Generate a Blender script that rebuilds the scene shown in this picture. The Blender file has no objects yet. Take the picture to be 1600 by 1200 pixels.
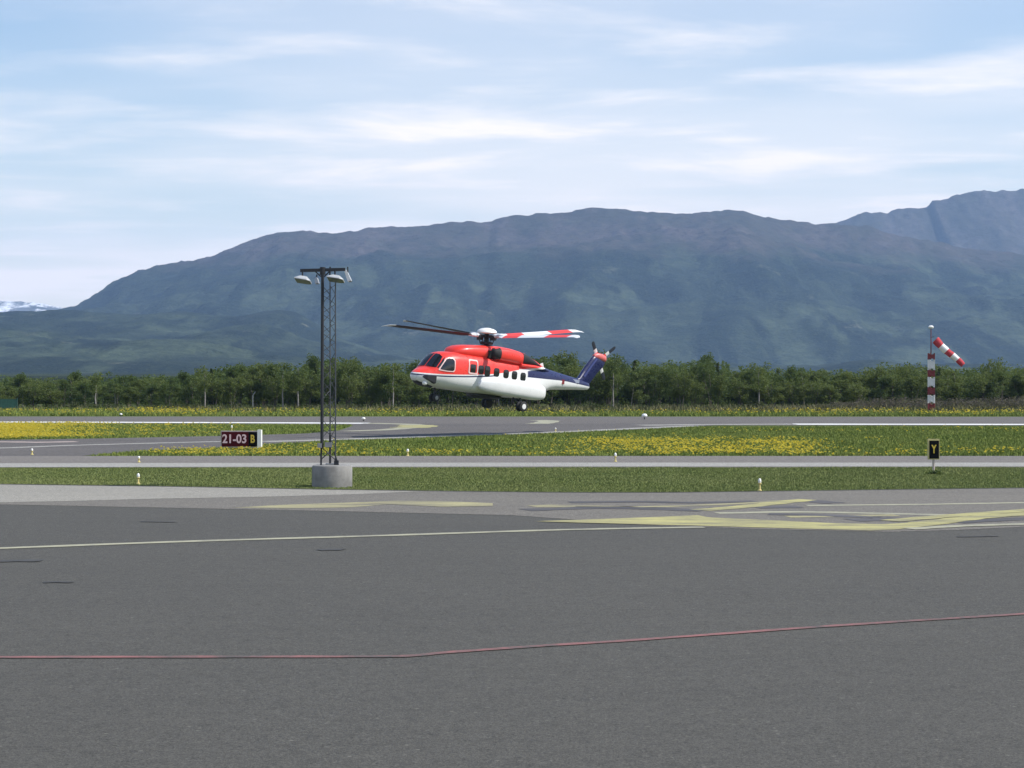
import bpy, math, random
import numpy as np
from mathutils import Vector, Matrix, Euler

R = math.radians
scene = bpy.context.scene
col = scene.collection

# ------------------------------------------------------------------ camera
CAM_H, FPX = 4.1, 3000.0                    # eye height (m), focal length in px of a 1600 px wide frame
PITCH = math.atan(20 / FPX)                 # level horizon sits 20 px above the middle of the frame
cam_d = bpy.data.cameras.new('camera')
cam = bpy.data.objects.new('camera', cam_d); col.objects.link(cam)
cam.location = (0, 0, CAM_H)
cam.rotation_euler = (R(90) - PITCH, 0, 0)
cam_d.sensor_width = 36.0
cam_d.lens = 36.0 * FPX / 1600.0
cam_d.clip_start, cam_d.clip_end = 0.5, 60000
scene.camera = cam

# ------------------------------------------------------------------ sky and sun
SUN_EL, SUN_AZ = 47.0, 97.0                # degrees; azimuth clockwise from +Y (the viewing direction)
world = bpy.data.worlds.new('World'); scene.world = world; world.use_nodes = True
wn = world.node_tree; wn.nodes.clear()
def WN(t, **k):
    n = wn.nodes.new(t)
    for a, b in k.items(): setattr(n, a, b)
    return n
wo = WN('ShaderNodeOutputWorld'); bg = WN('ShaderNodeBackground')
sky = WN('ShaderNodeTexSky', sky_type='NISHITA')
sky.sun_disc = False; sky.sun_elevation = R(SUN_EL); sky.sun_rotation = R(SUN_AZ)
sky.altitude = 0; sky.air_density = 1.0; sky.dust_density = 0.6; sky.ozone_density = 0.8
bg.inputs['Strength'].default_value = 0.085
tc = WN('ShaderNodeTexCoord'); sep = WN('ShaderNodeSeparateXYZ')
wn.links.new(tc.outputs['Generated'], sep.inputs[0])
def wmath(op, a, b=None, clamp=False):
    n = WN('ShaderNodeMath', operation=op); n.use_clamp = clamp
    for i, v in enumerate((a, b)):
        if v is None: continue
        if isinstance(v, (int, float)): n.inputs[i].default_value = v
        else: wn.links.new(v, n.inputs[i])
    return n.outputs[0]
zc = wmath('ADD', wmath('MAXIMUM', sep.outputs[2], 0.0), 0.055)
comb = WN('ShaderNodeCombineXYZ')
wn.links.new(wmath('DIVIDE', sep.outputs[0], zc), comb.inputs[0])
wn.links.new(wmath('DIVIDE', sep.outputs[1], zc), comb.inputs[1])
def wnoise(scale, detail, rough, off, sx=1.0, sy=1.0, dist=0.0):
    mp = WN('ShaderNodeMapping'); mp.inputs['Location'].default_value = off
    mp.inputs['Scale'].default_value = (sx, sy, 1)
    wn.links.new(comb.outputs[0], mp.inputs[0])
    n = WN('ShaderNodeTexNoise'); n.inputs['Scale'].default_value = scale
    n.inputs['Detail'].default_value = detail; n.inputs['Roughness'].default_value = rough
    n.inputs['Distortion'].default_value = dist
    wn.links.new(mp.outputs[0], n.inputs['Vector'])
    return n.outputs['Fac']
def wrange(v, a, b, c=0.0, d=1.0, smooth=True):
    n = WN('ShaderNodeMapRange'); n.interpolation_type = 'SMOOTHSTEP' if smooth else 'LINEAR'
    for i, x in zip((1, 2, 3, 4), (a, b, c, d)): n.inputs[i].default_value = x
    wn.links.new(v, n.inputs[0]); return n.outputs[0]
broad = wrange(wnoise(0.42, 3, .5, (3.1, 1.7, 0)), .36, .62)
streak = wrange(wnoise(1.3, 7, .57, (6.1, 3.4, 0), .8, 1.15, .3), .46, .76)
wisp = wrange(wnoise(3.0, 5, .55, (4.3, 6.2, 0), .8, 1.2, .2), .50, .80)
sheet_depth = wmath('MINIMUM', wmath('DIVIDE', 0.105, zc), 1.0)
veil = wmath('ADD', wmath('MULTIPLY', wmath('MULTIPLY', broad, 0.55), sheet_depth), wmath('MULTIPLY', wmath('POWER', sheet_depth, 1.6), .62))
cl = wmath('ADD', veil, wmath('MULTIPLY', streak, wmath('ADD', wmath('MULTIPLY', broad, .30), .34)))
cl = wmath('ADD', cl, wmath('MULTIPLY', wisp, .12), True)
mixc = WN('ShaderNodeMix', data_type='RGBA')
hs = WN('ShaderNodeHueSaturation'); hs.inputs['Saturation'].default_value = 1.45; hs.inputs['Value'].default_value = 1.08
wn.links.new(sky.outputs[0], hs.inputs['Color'])
wn.links.new(cl, mixc.inputs[0]); wn.links.new(hs.outputs[0], mixc.inputs[6])
mixc.inputs[7].default_value = (9.8, 9.05, 8.6, 1)
wn.links.new(mixc.outputs[2], bg.inputs['Color']); wn.links.new(bg.outputs[0], wo.inputs[0])

sun_d = bpy.data.lights.new('sun', 'SUN'); sun_d.energy = 3.6; sun_d.angle = R(0.53); sun_d.color = (1.0, .955, .89)
sun = bpy.data.objects.new('sun', sun_d); col.objects.link(sun)
sd = Vector((math.sin(R(SUN_AZ)) * math.cos(R(SUN_EL)), math.cos(R(SUN_AZ)) * math.cos(R(SUN_EL)), math.sin(R(SUN_EL))))
sun.rotation_euler = sd.to_track_quat('Z', 'Y').to_euler(); sun.location = (40, -10, 60)

vs = scene.view_settings
vs.view_transform = 'Standard'; vs.look = 'None'; vs.gamma = 1; vs.use_curve_mapping = False
vs.exposure = 0.70
scene.cycles.volume_bounces = 1
scene.cycles.max_bounces = 8

# ------------------------------------------------------------------ helpers
random.seed(7); rng = np.random.default_rng(11)
def gp(u, v, z=0.0):
    """photo pixel (1600x1200) of a point lying at height z -> world position"""
    x, y = (u - 800) / FPX, (600 - v) / FPX
    c, s = math.cos(PITCH), math.sin(PITCH)
    d = Vector((x, c + y * s, y * c - s))
    t = (z - CAM_H) / d.z
    return Vector((d.x * t, d.y * t, z))
def at(u, v, D):
    x, y = (u - 800) / FPX, (600 - v) / FPX
    c, s = math.cos(PITCH), math.sin(PITCH)
    d = Vector((x, c + y * s, y * c - s)); t = D / d.y
    return Vector((d.x * t, D, CAM_H + d.z * t))
def project(X, Y, Z):
    c, s = math.cos(PITCH), math.sin(PITCH)
    dz = Z - CAM_H; dep = Y * c - dz * s; up = Y * s + dz * c
    return 800 + FPX * X / dep, 600 - FPX * up / dep

class MB:
    def __init__(self): self.v, self.f, self.m = [], [], []
    def add(self, verts, faces, mi=0):
        o = len(self.v); self.v += [tuple(p) for p in verts]
        for f in faces: self.f.append(tuple(i + o for i in f)); self.m.append(mi)
        return self
    def box(self, c, s, rot=None, mi=0):
        hx, hy, hz = s[0] / 2, s[1] / 2, s[2] / 2
        P = [Vector((x, y, z)) for x in (-hx, hx) for y in (-hy, hy) for z in (-hz, hz)]
        if rot is not None: P = [rot @ p for p in P]
        P = [p + Vector(c) for p in P]
        return self.add(P, [(0, 1, 3, 2), (4, 6, 7, 5), (0, 4, 5, 1), (2, 3, 7, 6), (0, 2, 6, 4), (1, 5, 7, 3)], mi)
    def tube(self, a, b, r0, r1=None, n=8, cap=True, mi=0):
        r1 = r0 if r1 is None else r1
        a, b = Vector(a), Vector(b); d = (b - a).normalized()
        u = d.orthogonal().normalized(); w = d.cross(u)
        P = [a + (u * math.cos(k * 2 * math.pi / n) + w * math.sin(k * 2 * math.pi / n)) * r0 for k in range(n)]
        P += [b + (u * math.cos(k * 2 * math.pi / n) + w * math.sin(k * 2 * math.pi / n)) * r1 for k in range(n)]
        F = [(k, (k + 1) % n, n + (k + 1) % n, n + k) for k in range(n)]
        if cap: F += [tuple(range(n - 1, -1, -1)), tuple(range(n, 2 * n))]
        return self.add(P, F, mi)
    def lathe(self, prof, n=20, c=(0, 0, 0), mi=0):      # prof: (radius, z)
        P, F = [], []
        for r, z in prof:
            P += [(c[0] + r * math.cos(k * 2 * math.pi / n), c[1] + r * math.sin(k * 2 * math.pi / n), c[2] + z) for k in range(n)]
        for j in range(len(prof) - 1):
            F += [(j * n + k, j * n + (k + 1) % n, (j + 1) * n + (k + 1) % n, (j + 1) * n + k) for k in range(n)]
        F += [tuple(range(n - 1, -1, -1)), tuple(range((len(prof) - 1) * n, len(prof) * n))]
        return self.add(P, F, mi)
    def rings(self, rs, mi=0, cap=True):
        n = len(rs[0]); P = [p for r in rs for p in r]; F = []
        for j in range(len(rs) - 1):
            F += [(j * n + k, j * n + (k + 1) % n, (j + 1) * n + (k + 1) % n, (j + 1) * n + k) for k in range(n)]
        if cap: F += [tuple(range(n - 1, -1, -1)), tuple(range((len(rs) - 1) * n, len(rs) * n))]
        return self.add(P, F, mi)
    def mesh(self, name, mats, smooth=False):
        me = bpy.data.meshes.new(name); me.from_pydata([tuple(p) for p in self.v], [], self.f)
        mats = mats if isinstance(mats, (list, tuple)) else [mats]
        for m in mats: me.materials.append(m)
        if len(mats) > 1: me.polygons.foreach_set('material_index', self.m)
        if smooth: me.polygons.foreach_set('use_smooth', [True] * len(self.f))
        me.update(); return me
    def build(self, name, mats, parent=None, smooth=False, sharp=None):
        me = self.mesh(name, mats, smooth)
        if smooth and sharp:
            me.set_sharp_from_angle(angle=R(sharp))
        return obj(name, me, parent)
def obj(name, me, parent=None):
    o = bpy.data.objects.new(name, me); col.objects.link(o)
    if parent is not None: o.parent = parent
    return o
def tag(o, label=None, cat=None, group=None, kind=None):
    if label: o['label'] = label
    if cat: o['category'] = cat
    if group: o['group'] = group
    if kind: o['kind'] = kind
    return o
def thing(name, loc, label, cat, group=None, rz=0):
    o = bpy.data.objects.new(name, None); col.objects.link(o)
    o.location = loc; o.rotation_euler = (0, 0, rz); o.empty_display_size = .3
    return tag(o, label, cat, group)
def copy_tree(o, parent=None):
    c = o.copy(); col.objects.link(c); c.parent = parent
    for ch in list(o.children): copy_tree(ch, c)
    return c

def srgb(r, g, b):
    f = lambda c: ((c / 255) / 12.92 if c <= 10 else (((c / 255) + .055) / 1.055) ** 2.4)
    return (f(r), f(g), f(b), 1)
class Mat:
    def __init__(self, name, rough=.6, metal=0.0, spec=.5):
        self.m = bpy.data.materials.new(name); self.m.use_nodes = True
        self.t = self.m.node_tree; self.b = self.t.nodes['Principled BSDF']
        self.b.inputs['Roughness'].default_value = rough; self.b.inputs['Metallic'].default_value = metal
        self.b.inputs['Specular IOR Level'].default_value = spec
    def n(self, t, **k):
        x = self.t.nodes.new(t)
        for a, b in k.items(): setattr(x, a, b)
        return x
    def L(self, a, b): self.t.links.new(a, b)
    def set(self, node, i, v):
        if isinstance(v, (int, float)): node.inputs[i].default_value = v
        elif isinstance(v, (tuple, list)): node.inputs[i].default_value = v if len(v) != 3 or node.inputs[i].type == 'VECTOR' else (*v, 1)
        else: self.L(v, node.inputs[i])
    def math(self, op, a, b=None, clamp=False):
        x = self.n('ShaderNodeMath', operation=op); x.use_clamp = clamp
        self.set(x, 0, a)
        if b is not None: self.set(x, 1, b)
        return x.outputs[0]
    def pos(self, space='Object'): return self.n('ShaderNodeTexCoord').outputs[space]
    def world(self): return self.n('ShaderNodeNewGeometry').outputs['Position']
    def noise(self, vec, scale, detail=4, rough=.5, sc=(1, 1, 1), loc=(0, 0, 0), dist=0, col=False):
        mp = self.n('ShaderNodeMapping'); self.set(mp, 0, vec); mp.inputs['Scale'].default_value = sc; mp.inputs['Location'].default_value = loc
        x = self.n('ShaderNodeTexNoise'); self.L(mp.outputs[0], x.inputs['Vector'])
        x.inputs['Scale'].default_value = scale; x.inputs['Detail'].default_value = detail
        x.inputs['Roughness'].default_value = rough; x.inputs['Distortion'].default_value = dist
        return x.outputs['Color' if col else 'Fac']
    def rng(self, v, a, b, c=0., d=1., smooth=False):
        x = self.n('ShaderNodeMapRange'); x.interpolation_type = 'SMOOTHSTEP' if smooth else 'LINEAR'
        self.set(x, 0, v)
        for i, q in zip((1, 2, 3, 4), (a, b, c, d)): x.inputs[i].default_value = q
        return x.outputs[0]
    def mix(self, f, a, b, mode='MIX'):
        x = self.n('ShaderNodeMix', data_type='RGBA', blend_type=mode)
        self.set(x, 0, f); self.set(x, 6, a); self.set(x, 7, b); return x.outputs[2]
    def color(self, c): self.set(self.b, 'Base Color', c); return self
    def bump(self, h, strength=.3, dist=.02):
        x = self.n('ShaderNodeBump'); x.inputs['Strength'].default_value = strength; x.inputs['Distance'].default_value = dist
        self.L(h, x.inputs['Height']); self.L(x.outputs[0], self.b.inputs['Normal']); return self
def sc(c, k): return (c[0] * k, c[1] * k, c[2] * k, 1)

def paint(name, c, rough=.45, metal=0, wear=.12, scale=3, spec=.5):
    """plain painted / cast surface with slight soiling"""
    M = Mat(name, rough, metal, spec)
    p = M.pos(); n = M.noise(p, scale, 5, .6)
    M.color(M.mix(M.rng(n, .35, .75), c, sc(c, 1 - wear * 2)))
    M.L(M.rng(M.noise(p, scale * 4, 3), .3, .7, max(.05, rough - .08), min(1, rough + .1)), M.b.inputs['Roughness'])
    return M.m

# ------------------------------------------------------------------ surface materials
def asphalt(name, c1, c2, patch=.25, grain=55, streak=(1, 1, 1), pale=None):
    M = Mat(name, .9, 0, .3); p = M.world()
    big = M.noise(p, .09, 5, .6, streak); mid = M.noise(p, .9, 5, .6, streak, (5, 2, 0)); fine = M.noise(p, grain, 3, .65)
    c = M.mix(M.rng(big, .3, .7, 0, 1, True), c1, c2)
    c = M.mix(M.rng(mid, .35, .7, 0, patch), c, sc(c1, .72))
    c = M.mix(M.rng(M.noise(p, .8, 5, .62, (.12, .9, 1), (11, 4, 0)), .40, .66, 0, .34, True), c, sc(c1, .62))
    c = M.mix(M.rng(M.noise(p, 2.4, 4, .6, (.5, 1, 1), (1, 14, 0)), .56, .74, 0, .4, True), c, sc(c2, 1.35))
    g2 = M.noise(p, 13, 4, .7, loc=(3, 1, 0))
    c = M.mix(M.rng(g2, .40, .70, 0, .30), c, sc(c2, .62))
    vor = M.n('ShaderNodeTexVoronoi'); vor.inputs['Scale'].default_value = 21; M.L(p, vor.inputs['Vector'])
    stone = M.rng(vor.outputs['Distance'], .05, .22, .55, 0)
    pick = M.n('ShaderNodeSeparateColor'); M.L(vor.outputs['Color'], pick.inputs[0])
    c = M.mix(M.math('MULTIPLY', stone, M.rng(pick.outputs[0], .72, .95)), c, sc(c2, 2.6))
    c = M.mix(M.math('MULTIPLY', stone, M.rng(pick.outputs[1], .75, .95)), c, sc(c1, .3))
    c = M.mix(.5, c, M.mix(M.rng(fine, .36, .64), sc(c1, .25), sc(c2, 2.1)))
    blot = M.noise(p, 4.2, 5, .68, loc=(2, 6, 0)); c = M.mix(M.rng(blot, .50, .70, 0, .42), c, sc(c1, .5)); c = M.mix(M.rng(blot, .42, .28, 0, .35), c, sc(c2, 1.5))
    v2 = M.n('ShaderNodeTexVoronoi'); v2.inputs['Scale'].default_value = 7; M.L(p, v2.inputs['Vector']); pk = M.n('ShaderNodeSeparateColor'); M.L(v2.outputs['Color'], pk.inputs[0])
    dot = M.rng(v2.outputs['Distance'], .10, .24, 1, 0)
    c = M.mix(M.math('MULTIPLY', dot, M.rng(pk.outputs[0], .80, .9, 0, .7)), c, sc(c2, 2.3)); c = M.mix(M.math('MULTIPLY', dot, M.rng(pk.outputs[2], .72, .84, 0, .85)), c, sc(c1, .25))
    spk = M.noise(p, 26, 2, .6, loc=(8, 4, 0)); c = M.mix(M.rng(spk, .52, .72, 0, .6), c, sc(c1, .38)); c = M.mix(M.rng(spk, .44, .26, 0, .6), c, sc(c2, 1.8))
    M.color(c); M.bump(fine, .5, .012)
    return M.m
def marking(name, paintc, under, lo=.35, hi=.65, scale=1.2, st=(1, 1, 1)):
    """road paint worn through to the asphalt below"""
    M = Mat(name, .8, 0, .3); p = M.world()
    n = M.noise(p, scale, 6, .72, st); f = M.noise(p, 22, 4, .7)
    w = M.math('ADD', M.math('MULTIPLY', n, .75), M.math('MULTIPLY', f, .25))
    M.color(M.mix(M.rng(w, lo, hi), under, paintc)); return M.m
ASPH = (.074, .077, .079, 1)
m_apron = asphalt('asphalt_apron', (.060, .0585, .051, 1), (.075, .072, .061, 1))
m_old = asphalt('asphalt_weathered', (.108, .101, .088, 1), (.162, .150, .126, 1), .5, 40, (.4, 1.4, 1))
m_pale = asphalt('concrete_pale', (.215, .205, .175, 1), (.265, .252, .215, 1), .3, 40, (.5, 1.3, 1))
m_runway = asphalt('asphalt_runway', (.088, .080, .074, 1), (.130, .119, .106, 1), .45, 30, (.25, 1.5, 1))
m_taxi = asphalt('asphalt_taxiway', (.062, .057, .055, 1), (.118, .108, .098, 1), .45, 30, (.3, 1.5, 1))
m_service = asphalt('asphalt_service_road', (.125, .114, .102, 1), (.175, .160, .140, 1), .4, 30, (.25, 1.5, 1))
m_shoulder = asphalt('concrete_shoulder', (.23, .225, .20, 1), (.31, .30, .27, 1), .3, 30, (.3, 1.5, 1))
m_yel = marking('paint_yellow', (.47, .435, .165, 1), (.14, .132, .105, 1), .34, .64, .8, (.5, 1.5, 1))
m_yelworn = marking('paint_yellow_worn', (.46, .42, .20, 1), (.125, .118, .10, 1), .37, .66, .55, (.35, 1.6, 1))
m_yelpale = marking('paint_yellow_faded', (.34, .33, .23, 1), (.11, .11, .11, 1), .25, .55, 1.0)
m_whitep = marking('paint_white', (.78, .78, .75, 1), (.25, .25, .24, 1), .15, .45, .5)
m_redp = marking('paint_red_line', (.27, .115, .105, 1), (.088, .078, .070, 1), .40, .60, 1.4)
m_lipshade = marking('lip_shadow_paint', (.030, .028, .020, 1), (.07, .075, .04, 1), .30, .56, 1.2)  # dark tone of the kerb lip shadow, put into the colour
m_tar = marking('tar_crack', (.045, .045, .043, 1), (.066, .065, .060, 1), .46, .62, 3.5)
m_rub = marking('rubber_stain', (.050, .048, .050, 1), (.115, .11, .108, 1), .34, .66, .5, (.35, 1.6, 1))

def grassmat(name, c1, c2, c3):
    M = Mat(name, .95, 0, .1); p = M.world()
    a = M.noise(p, .12, 5, .6, (1, .6, 1)); b = M.noise(p, 1.6, 6, .7); f = M.noise(p, 12, 4, .7)
    c = M.mix(M.rng(a, .35, .65, 0, 1, True), c1, c2)
    c = M.mix(M.rng(b, .45, .75, 0, .7), c, c3)
    c = M.mix(M.rng(f, .35, .7, 0, .5), c, sc(c1, .5))
    M.color(c); M.bump(f, .6, .08); return M.m
m_ground = grassmat('grass_ground', (.085, .120, .036, 1), (.115, .148, .048, 1), (.16, .17, .075, 1))
def blademat(name, c1, c2, c3):
    M = Mat(name, .8, 0, .15); p = M.world()
    a = M.noise(p, .16, 4, .6); b = M.noise(p, 3.0, 3, .6)
    c = M.mix(M.rng(a, .35, .65), c1, c2); c = M.mix(M.rng(b, .5, .8, 0, .75), c, c3)
    M.color(c); return M.m
m_tuft = blademat('grass_blades', (.14, .178, .052, 1), (.19, .22, .075, 1), (.26, .26, .115, 1))
m_mead = blademat('meadow_blades', (.125, .175, .034, 1), (.18, .22, .048, 1), (.26, .27, .08, 1))
m_dry = blademat('dry_grass_blades', (.095, .10, .038, 1), (.15, .14, .07, 1), (.20, .175, .11, 1))
def flowermat():
    M = Mat('yellow_petals', .7, 0, .2); n = M.noise(M.world(), 4, 3)
    c = M.mix(M.rng(n, .35, .65), (.66, .50, .03, 1), (.70, .60, .10, 1)); M.color(c)
    tr = M.n('ShaderNodeBsdfTranslucent'); M.set(tr, 0, c); mx = M.n('ShaderNodeMixShader'); mx.inputs[0].default_value = .4
    M.L(M.b.outputs[0], mx.inputs[1]); M.L(tr.outputs[0], mx.inputs[2]); M.L(mx.outputs[0], M.t.nodes['Material Output'].inputs[0]); return M.m
m_flower = flowermat()

# ------------------------------------------------------------------ ground sheets
def sheet(name, pts, z, mat, parent=None, kind=None, sub=0):
    """flat polygon from world xy points (kept flat, triangulated as one n-gon)"""
    me = bpy.data.meshes.new(name)
    me.from_pydata([(p[0], p[1], z) for p in pts], [], [tuple(range(len(pts)))])
    me.materials.append(mat); me.update()
    if me.polygons[0].normal.z < 0: me.flip_normals()
    o = obj(name, me, parent)
    if kind: o['kind'] = kind
    return o
def G(pts): return [(gp(u, v).x, gp(u, v).y) for u, v in pts]
def band(upper, lower): return G(upper) + G(lower[::-1])

gx = [-8000, -5000, -2000, -600, -200, -80, -30, 0, 30, 80, 200, 600, 2000, 5000, 8000]
gy = [-200, -40, 0, 30, 60, 90, 120, 150, 180, 220, 300, 600, 1500, 4000, 8000, 11300]
b = MB(); nx = len(gx)
b.add([(x, y, 0) for y in gy for x in gx], [(j * nx + i, j * nx + i + 1, (j + 1) * nx + i + 1, (j + 1) * nx + i) for j in range(len(gy) - 1) for i in range(nx - 1)])
ground = b.build('ground', m_ground); ground['kind'] = 'structure'

Z1, Z2, Z3 = .012, .018, .024
apron_edge = [(-500, 753), (0, 757), (260, 760.5), (500, 765), (700, 768), (880, 770), (1050, 770), (1250, 767.5), (1400, 765.5), (1600, 763), (2100, 757)]
apron = sheet('apron', G(apron_edge) + [(70, 40), (60, -40), (-60, -40), (-70, 40)], Z1, m_apron, kind='structure')
runway = sheet('runway', [(-260, gp(0, 663).y + 3), (260, gp(1600, 666.5).y - 2.4), (260, gp(1600, 652).y - 1), (-260, gp(0, 650.5).y + 1)], Z1, m_runway, kind='structure')
tw_up = [(-500, 692), (0, 687.5), (150, 685.5), (345, 681.5), (480, 677.5), (530, 673), (548, 667), (556, 662.5)]
tw_lo = [(1160, 661), (1090, 667), (1000, 671.5), (900, 676), (800, 680), (660, 684.5), (520, 689.5), (430, 694), (340, 700.5), (230, 704.5), (130, 712.5), (120, 718), (-500, 720)]
connector = sheet('taxiway', G(tw_up) + G(tw_lo), Z1 + .003, m_taxi, kind='structure')
parallel = sheet('service_road', band([(-700, 713), (2300, 713)], [(-700, 731), (2300, 731)]), Z1 + .006, m_service, kind='structure')
sheet('concrete_edge', band([(-700, 724.5), (0, 724.5), (800, 723.5), (2300, 723.5)], [(-700, 731.4), (0, 730.8), (800, 729.5), (2300, 729.5)]), Z2 + .004, m_shoulder, parallel)
# weathered and pale parts of the apron
old_pts = [(-500, 787), (0, 789), (300, 795), (500, 799), (800, 806), (900, 813), (1000, 821), (1200, 828), (1390, 832), (1500, 829), (1600, 824), (2100, 806)]
inner = [(u, v + .8) for u, v in apron_edge]
sheet('weathered_patch', G(inner) + G(old_pts[::-1]), Z2, m_old, apron)
sheet('pale_patch', G([(-500, 754), (0, 758), (260, 761.5), (500, 766), (660, 768.4), (560, 773), (420, 777), (250, 780), (120, 783.5), (0, 786), (-500, 786)]), Z2 + .004, m_pale, apron)

def stroke(name, uv, width, mat, parent, z=Z3, taper=False, n=6):
    """painted line of real width along a ground path given by points"""
    P = [gp(u, v) for u, v in uv]
    Q = []
    for i in range(len(P) - 1):
        a, c = P[i], P[i + 1]
        p0 = P[i - 1] if i else a * 2 - c; p3 = P[i + 2] if i + 2 < len(P) else c * 2 - a
        for k in range(n):
            t = k / n
            Q.append(.5 * ((2 * a) + (c - p0) * t + (2 * p0 - 5 * a + 4 * c - p3) * t * t + (3 * a - p0 - 3 * c + p3) * t ** 3))
    Q.append(P[-1])
    V = []
    for i, q in enumerate(Q):
        d = (Q[min(i + 1, len(Q) - 1)] - Q[max(i - 1, 0)]); d.z = 0; d.normalize()
        nrm = Vector((-d.y, d.x, 0)); f = i / (len(Q) - 1)
        if isinstance(width, (list, tuple)):
            g = f * (len(width) - 1); j = min(int(g), len(width) - 2); w = width[j] * (1 - g + j) + width[j + 1] * (g - j)
        else: w = width
        w *= 1 + .10 * math.sin(i * 1.7)
        V += [(q + nrm * w / 2), (q - nrm * w / 2)]
    b = MB().add([(p.x, p.y, z) for p in V], [(2 * i, 2 * i + 1, 2 * i + 3, 2 * i + 2) for i in range(len(Q) - 1)])
    o = b.build(name, mat, parent)
    return o
stroke('painted_lip_shadow', [(u, v - .15) for u, v in apron_edge[1:-1]], .22, m_lipshade, apron, Z2 + .001)  # thin dark strip: shadow of the kerb lip painted along the grass edge
stroke('red_line', [(-200, 1030), (0, 1029), (300, 1028.5), (560, 1028), (640, 1027), (700, 1021.5), (850, 1011), (1000, 1001.5), (1300, 980), (1600, 961), (1900, 942)], .19, m_redp, apron)
stroke('yellow_line', [(-300, 869), (0, 858), (300, 847), (600, 838), (860, 829.5), (1000, 826.5), (1100, 825)], .42, m_yelpale, apron, Z3)
# broad yellow stand marking with its outlines
sheet('yellow_marking', G([(835, 816), (870, 814.6), (930, 812.6), (1000, 810.2), (1090, 806.5), (1110, 810), (1200, 814), (1300, 819), (1380, 820.5), (1440, 817), (1520, 814), (1480, 820), (1400, 829), (1360, 830.3), (1280, 828.5), (1180, 825.5), (1080, 822.5), (980, 820), (900, 818)]), Z3 + .004, m_yel, apron)
stroke('yellow_line', [(1440, 819.5), (1480, 815), (1540, 808.5), (1600, 804.5), (1700, 800), (1900, 792)], .9, m_yel, apron, Z3 + .008)
stroke('yellow_line', [(1390, 815.5), (1460, 809.5), (1530, 804), (1600, 799), (1750, 788)], .7, m_yel, apron, Z3 + .008)
stroke('faded_line', [(1420, 828), (1500, 823.5), (1600, 820.5), (1800, 815)], .5, m_yelpale, apron, Z3 + .008)
stroke('yellow_line', [(1093, 798.5), (1150, 794), (1210, 787.5), (1262, 781.8)], .75, m_yel, apron, Z3 + .004)
stroke('faded_line', [(900, 793.5), (1000, 793), (1130, 789), (1260, 781.5)], .5, m_yelworn, apron)
stroke('faded_line', [(1120, 803), (1250, 801), (1400, 804), (1480, 806)], .55, m_yelpale, apron)
stroke('faded_line', [(1260, 791), (1450, 789), (1600, 786.5), (1800, 784)], .45, m_yelpale, apron)
stroke('faded_line', [(1230, 808.5), (1300, 807.5), (1400, 806)], .6, m_yelworn, apron)
sheet('faded_marking', G([(362, 794.5), (420, 791), (480, 788.5), (560, 786), (615, 784), (610, 789), (545, 794), (450, 795.5)]), Z3, m_yelworn, apron)
sheet('faded_marking', G([(560, 786.2), (620, 783.6), (690, 784), (770, 787.5), (770, 792), (690, 793), (612, 789.2)]), Z3 + .003, m_yelworn, apron)
sheet('faded_marking', G([(822, 791), (860, 789.5), (930, 790.5), (1000, 793), (930, 794), (840, 793.5)]), Z3, m_yelworn, apron)
for pts, w in [([(820, 798), (930, 794.5), (1020, 796), (1100, 799)], .9), ([(890, 786), (1000, 785), (1080, 786.5), (1180, 784)], .7), ([(1265, 786), (1300, 784.5)], 1.4),
               ([(1330, 814), (1380, 812.5), (1410, 811)], 1.0), ([(1180, 794), (1250, 793)], .9), ([(1490, 817.5), (1560, 813.5), (1640, 810.5)], .8), ([(1200, 804.5), (1280, 806), (1370, 810)], .7)]:
    stroke('rubber_stain', pts, w, m_rub, apron, Z3 + .002)
for pts, w in [([(-10, 878.5), (30, 877.5), (65, 877.5)], .45), ([(68, 911.5), (90, 911), (114, 911.5)], .22), ([(498, 861), (520, 860), (536, 860.5)], .35),
               ([(1495, 840), (1560, 839)], .2), ([(220, 816), (275, 817)], .2)]:
    stroke('tar_crack', pts, w, m_tar, apron, Z3 + .002, n=3)
# runway and taxiway paint
stroke('edge_line', [(-500, 658.6), (0, 659.6), (300, 660.4), (575, 661.6)], 2.3, m_whitep, runway, Z2)
stroke('edge_line', [(575, 661.6), (620, 662.6), (648, 663.6)], 1.8, m_yelpale, runway, Z2)
stroke('edge_line', [(1000, 664.8), (1100, 663.6), (1240, 663)], 2.2, m_shoulder, runway, Z2)
stroke('edge_line', [(1240, 663), (1600, 663.4), (2100, 663.8)], 2.4, m_whitep, runway, Z2)
stroke('taxi_line', [(540, 674), (600, 672), (640, 668.6), (656, 666.2), (650, 664.4), (630, 663)], 1.5, m_yelpale, connector, Z2 + .004)
stroke('taxi_line', [(638, 668.8), (655, 666.6), (648, 664.6)], 2.8, m_yel, connector, Z2 + .008)
stroke('taxi_line', [(838, 662.5), (850, 661), (857, 658), (840, 656.8)], 1.8, m_yelpale, runway, Z2 + .004)
stroke('shoulder_line', [(410, 690.6), (520, 687.5), (660, 682.6), (800, 678.2), (900, 674.4), (1000, 669.6), (1090, 665.6)], 1.7, m_shoulder, connector, Z2 + .004)
stroke('taxi_line', [(-200, 705), (0, 700.6), (100, 696.8), (200, 694), (345, 690.5), (400, 690.6)], 1.1, m_shoulder, connector, Z2 + .004)
stroke('taxi_line', [(-200, 692), (0, 691), (60, 691.5), (120, 690.5)], 1.2, marking('paint_pinkish', (.45, .36, .32, 1), (.2, .18, .17, 1), .25, .55), connector, Z2 + .004)
stroke('shoulder_line', [(60, 690.5), (200, 687.5), (345, 683.8), (480, 679.5)], 1.0, m_runway, connector, Z2 + .004)

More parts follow.
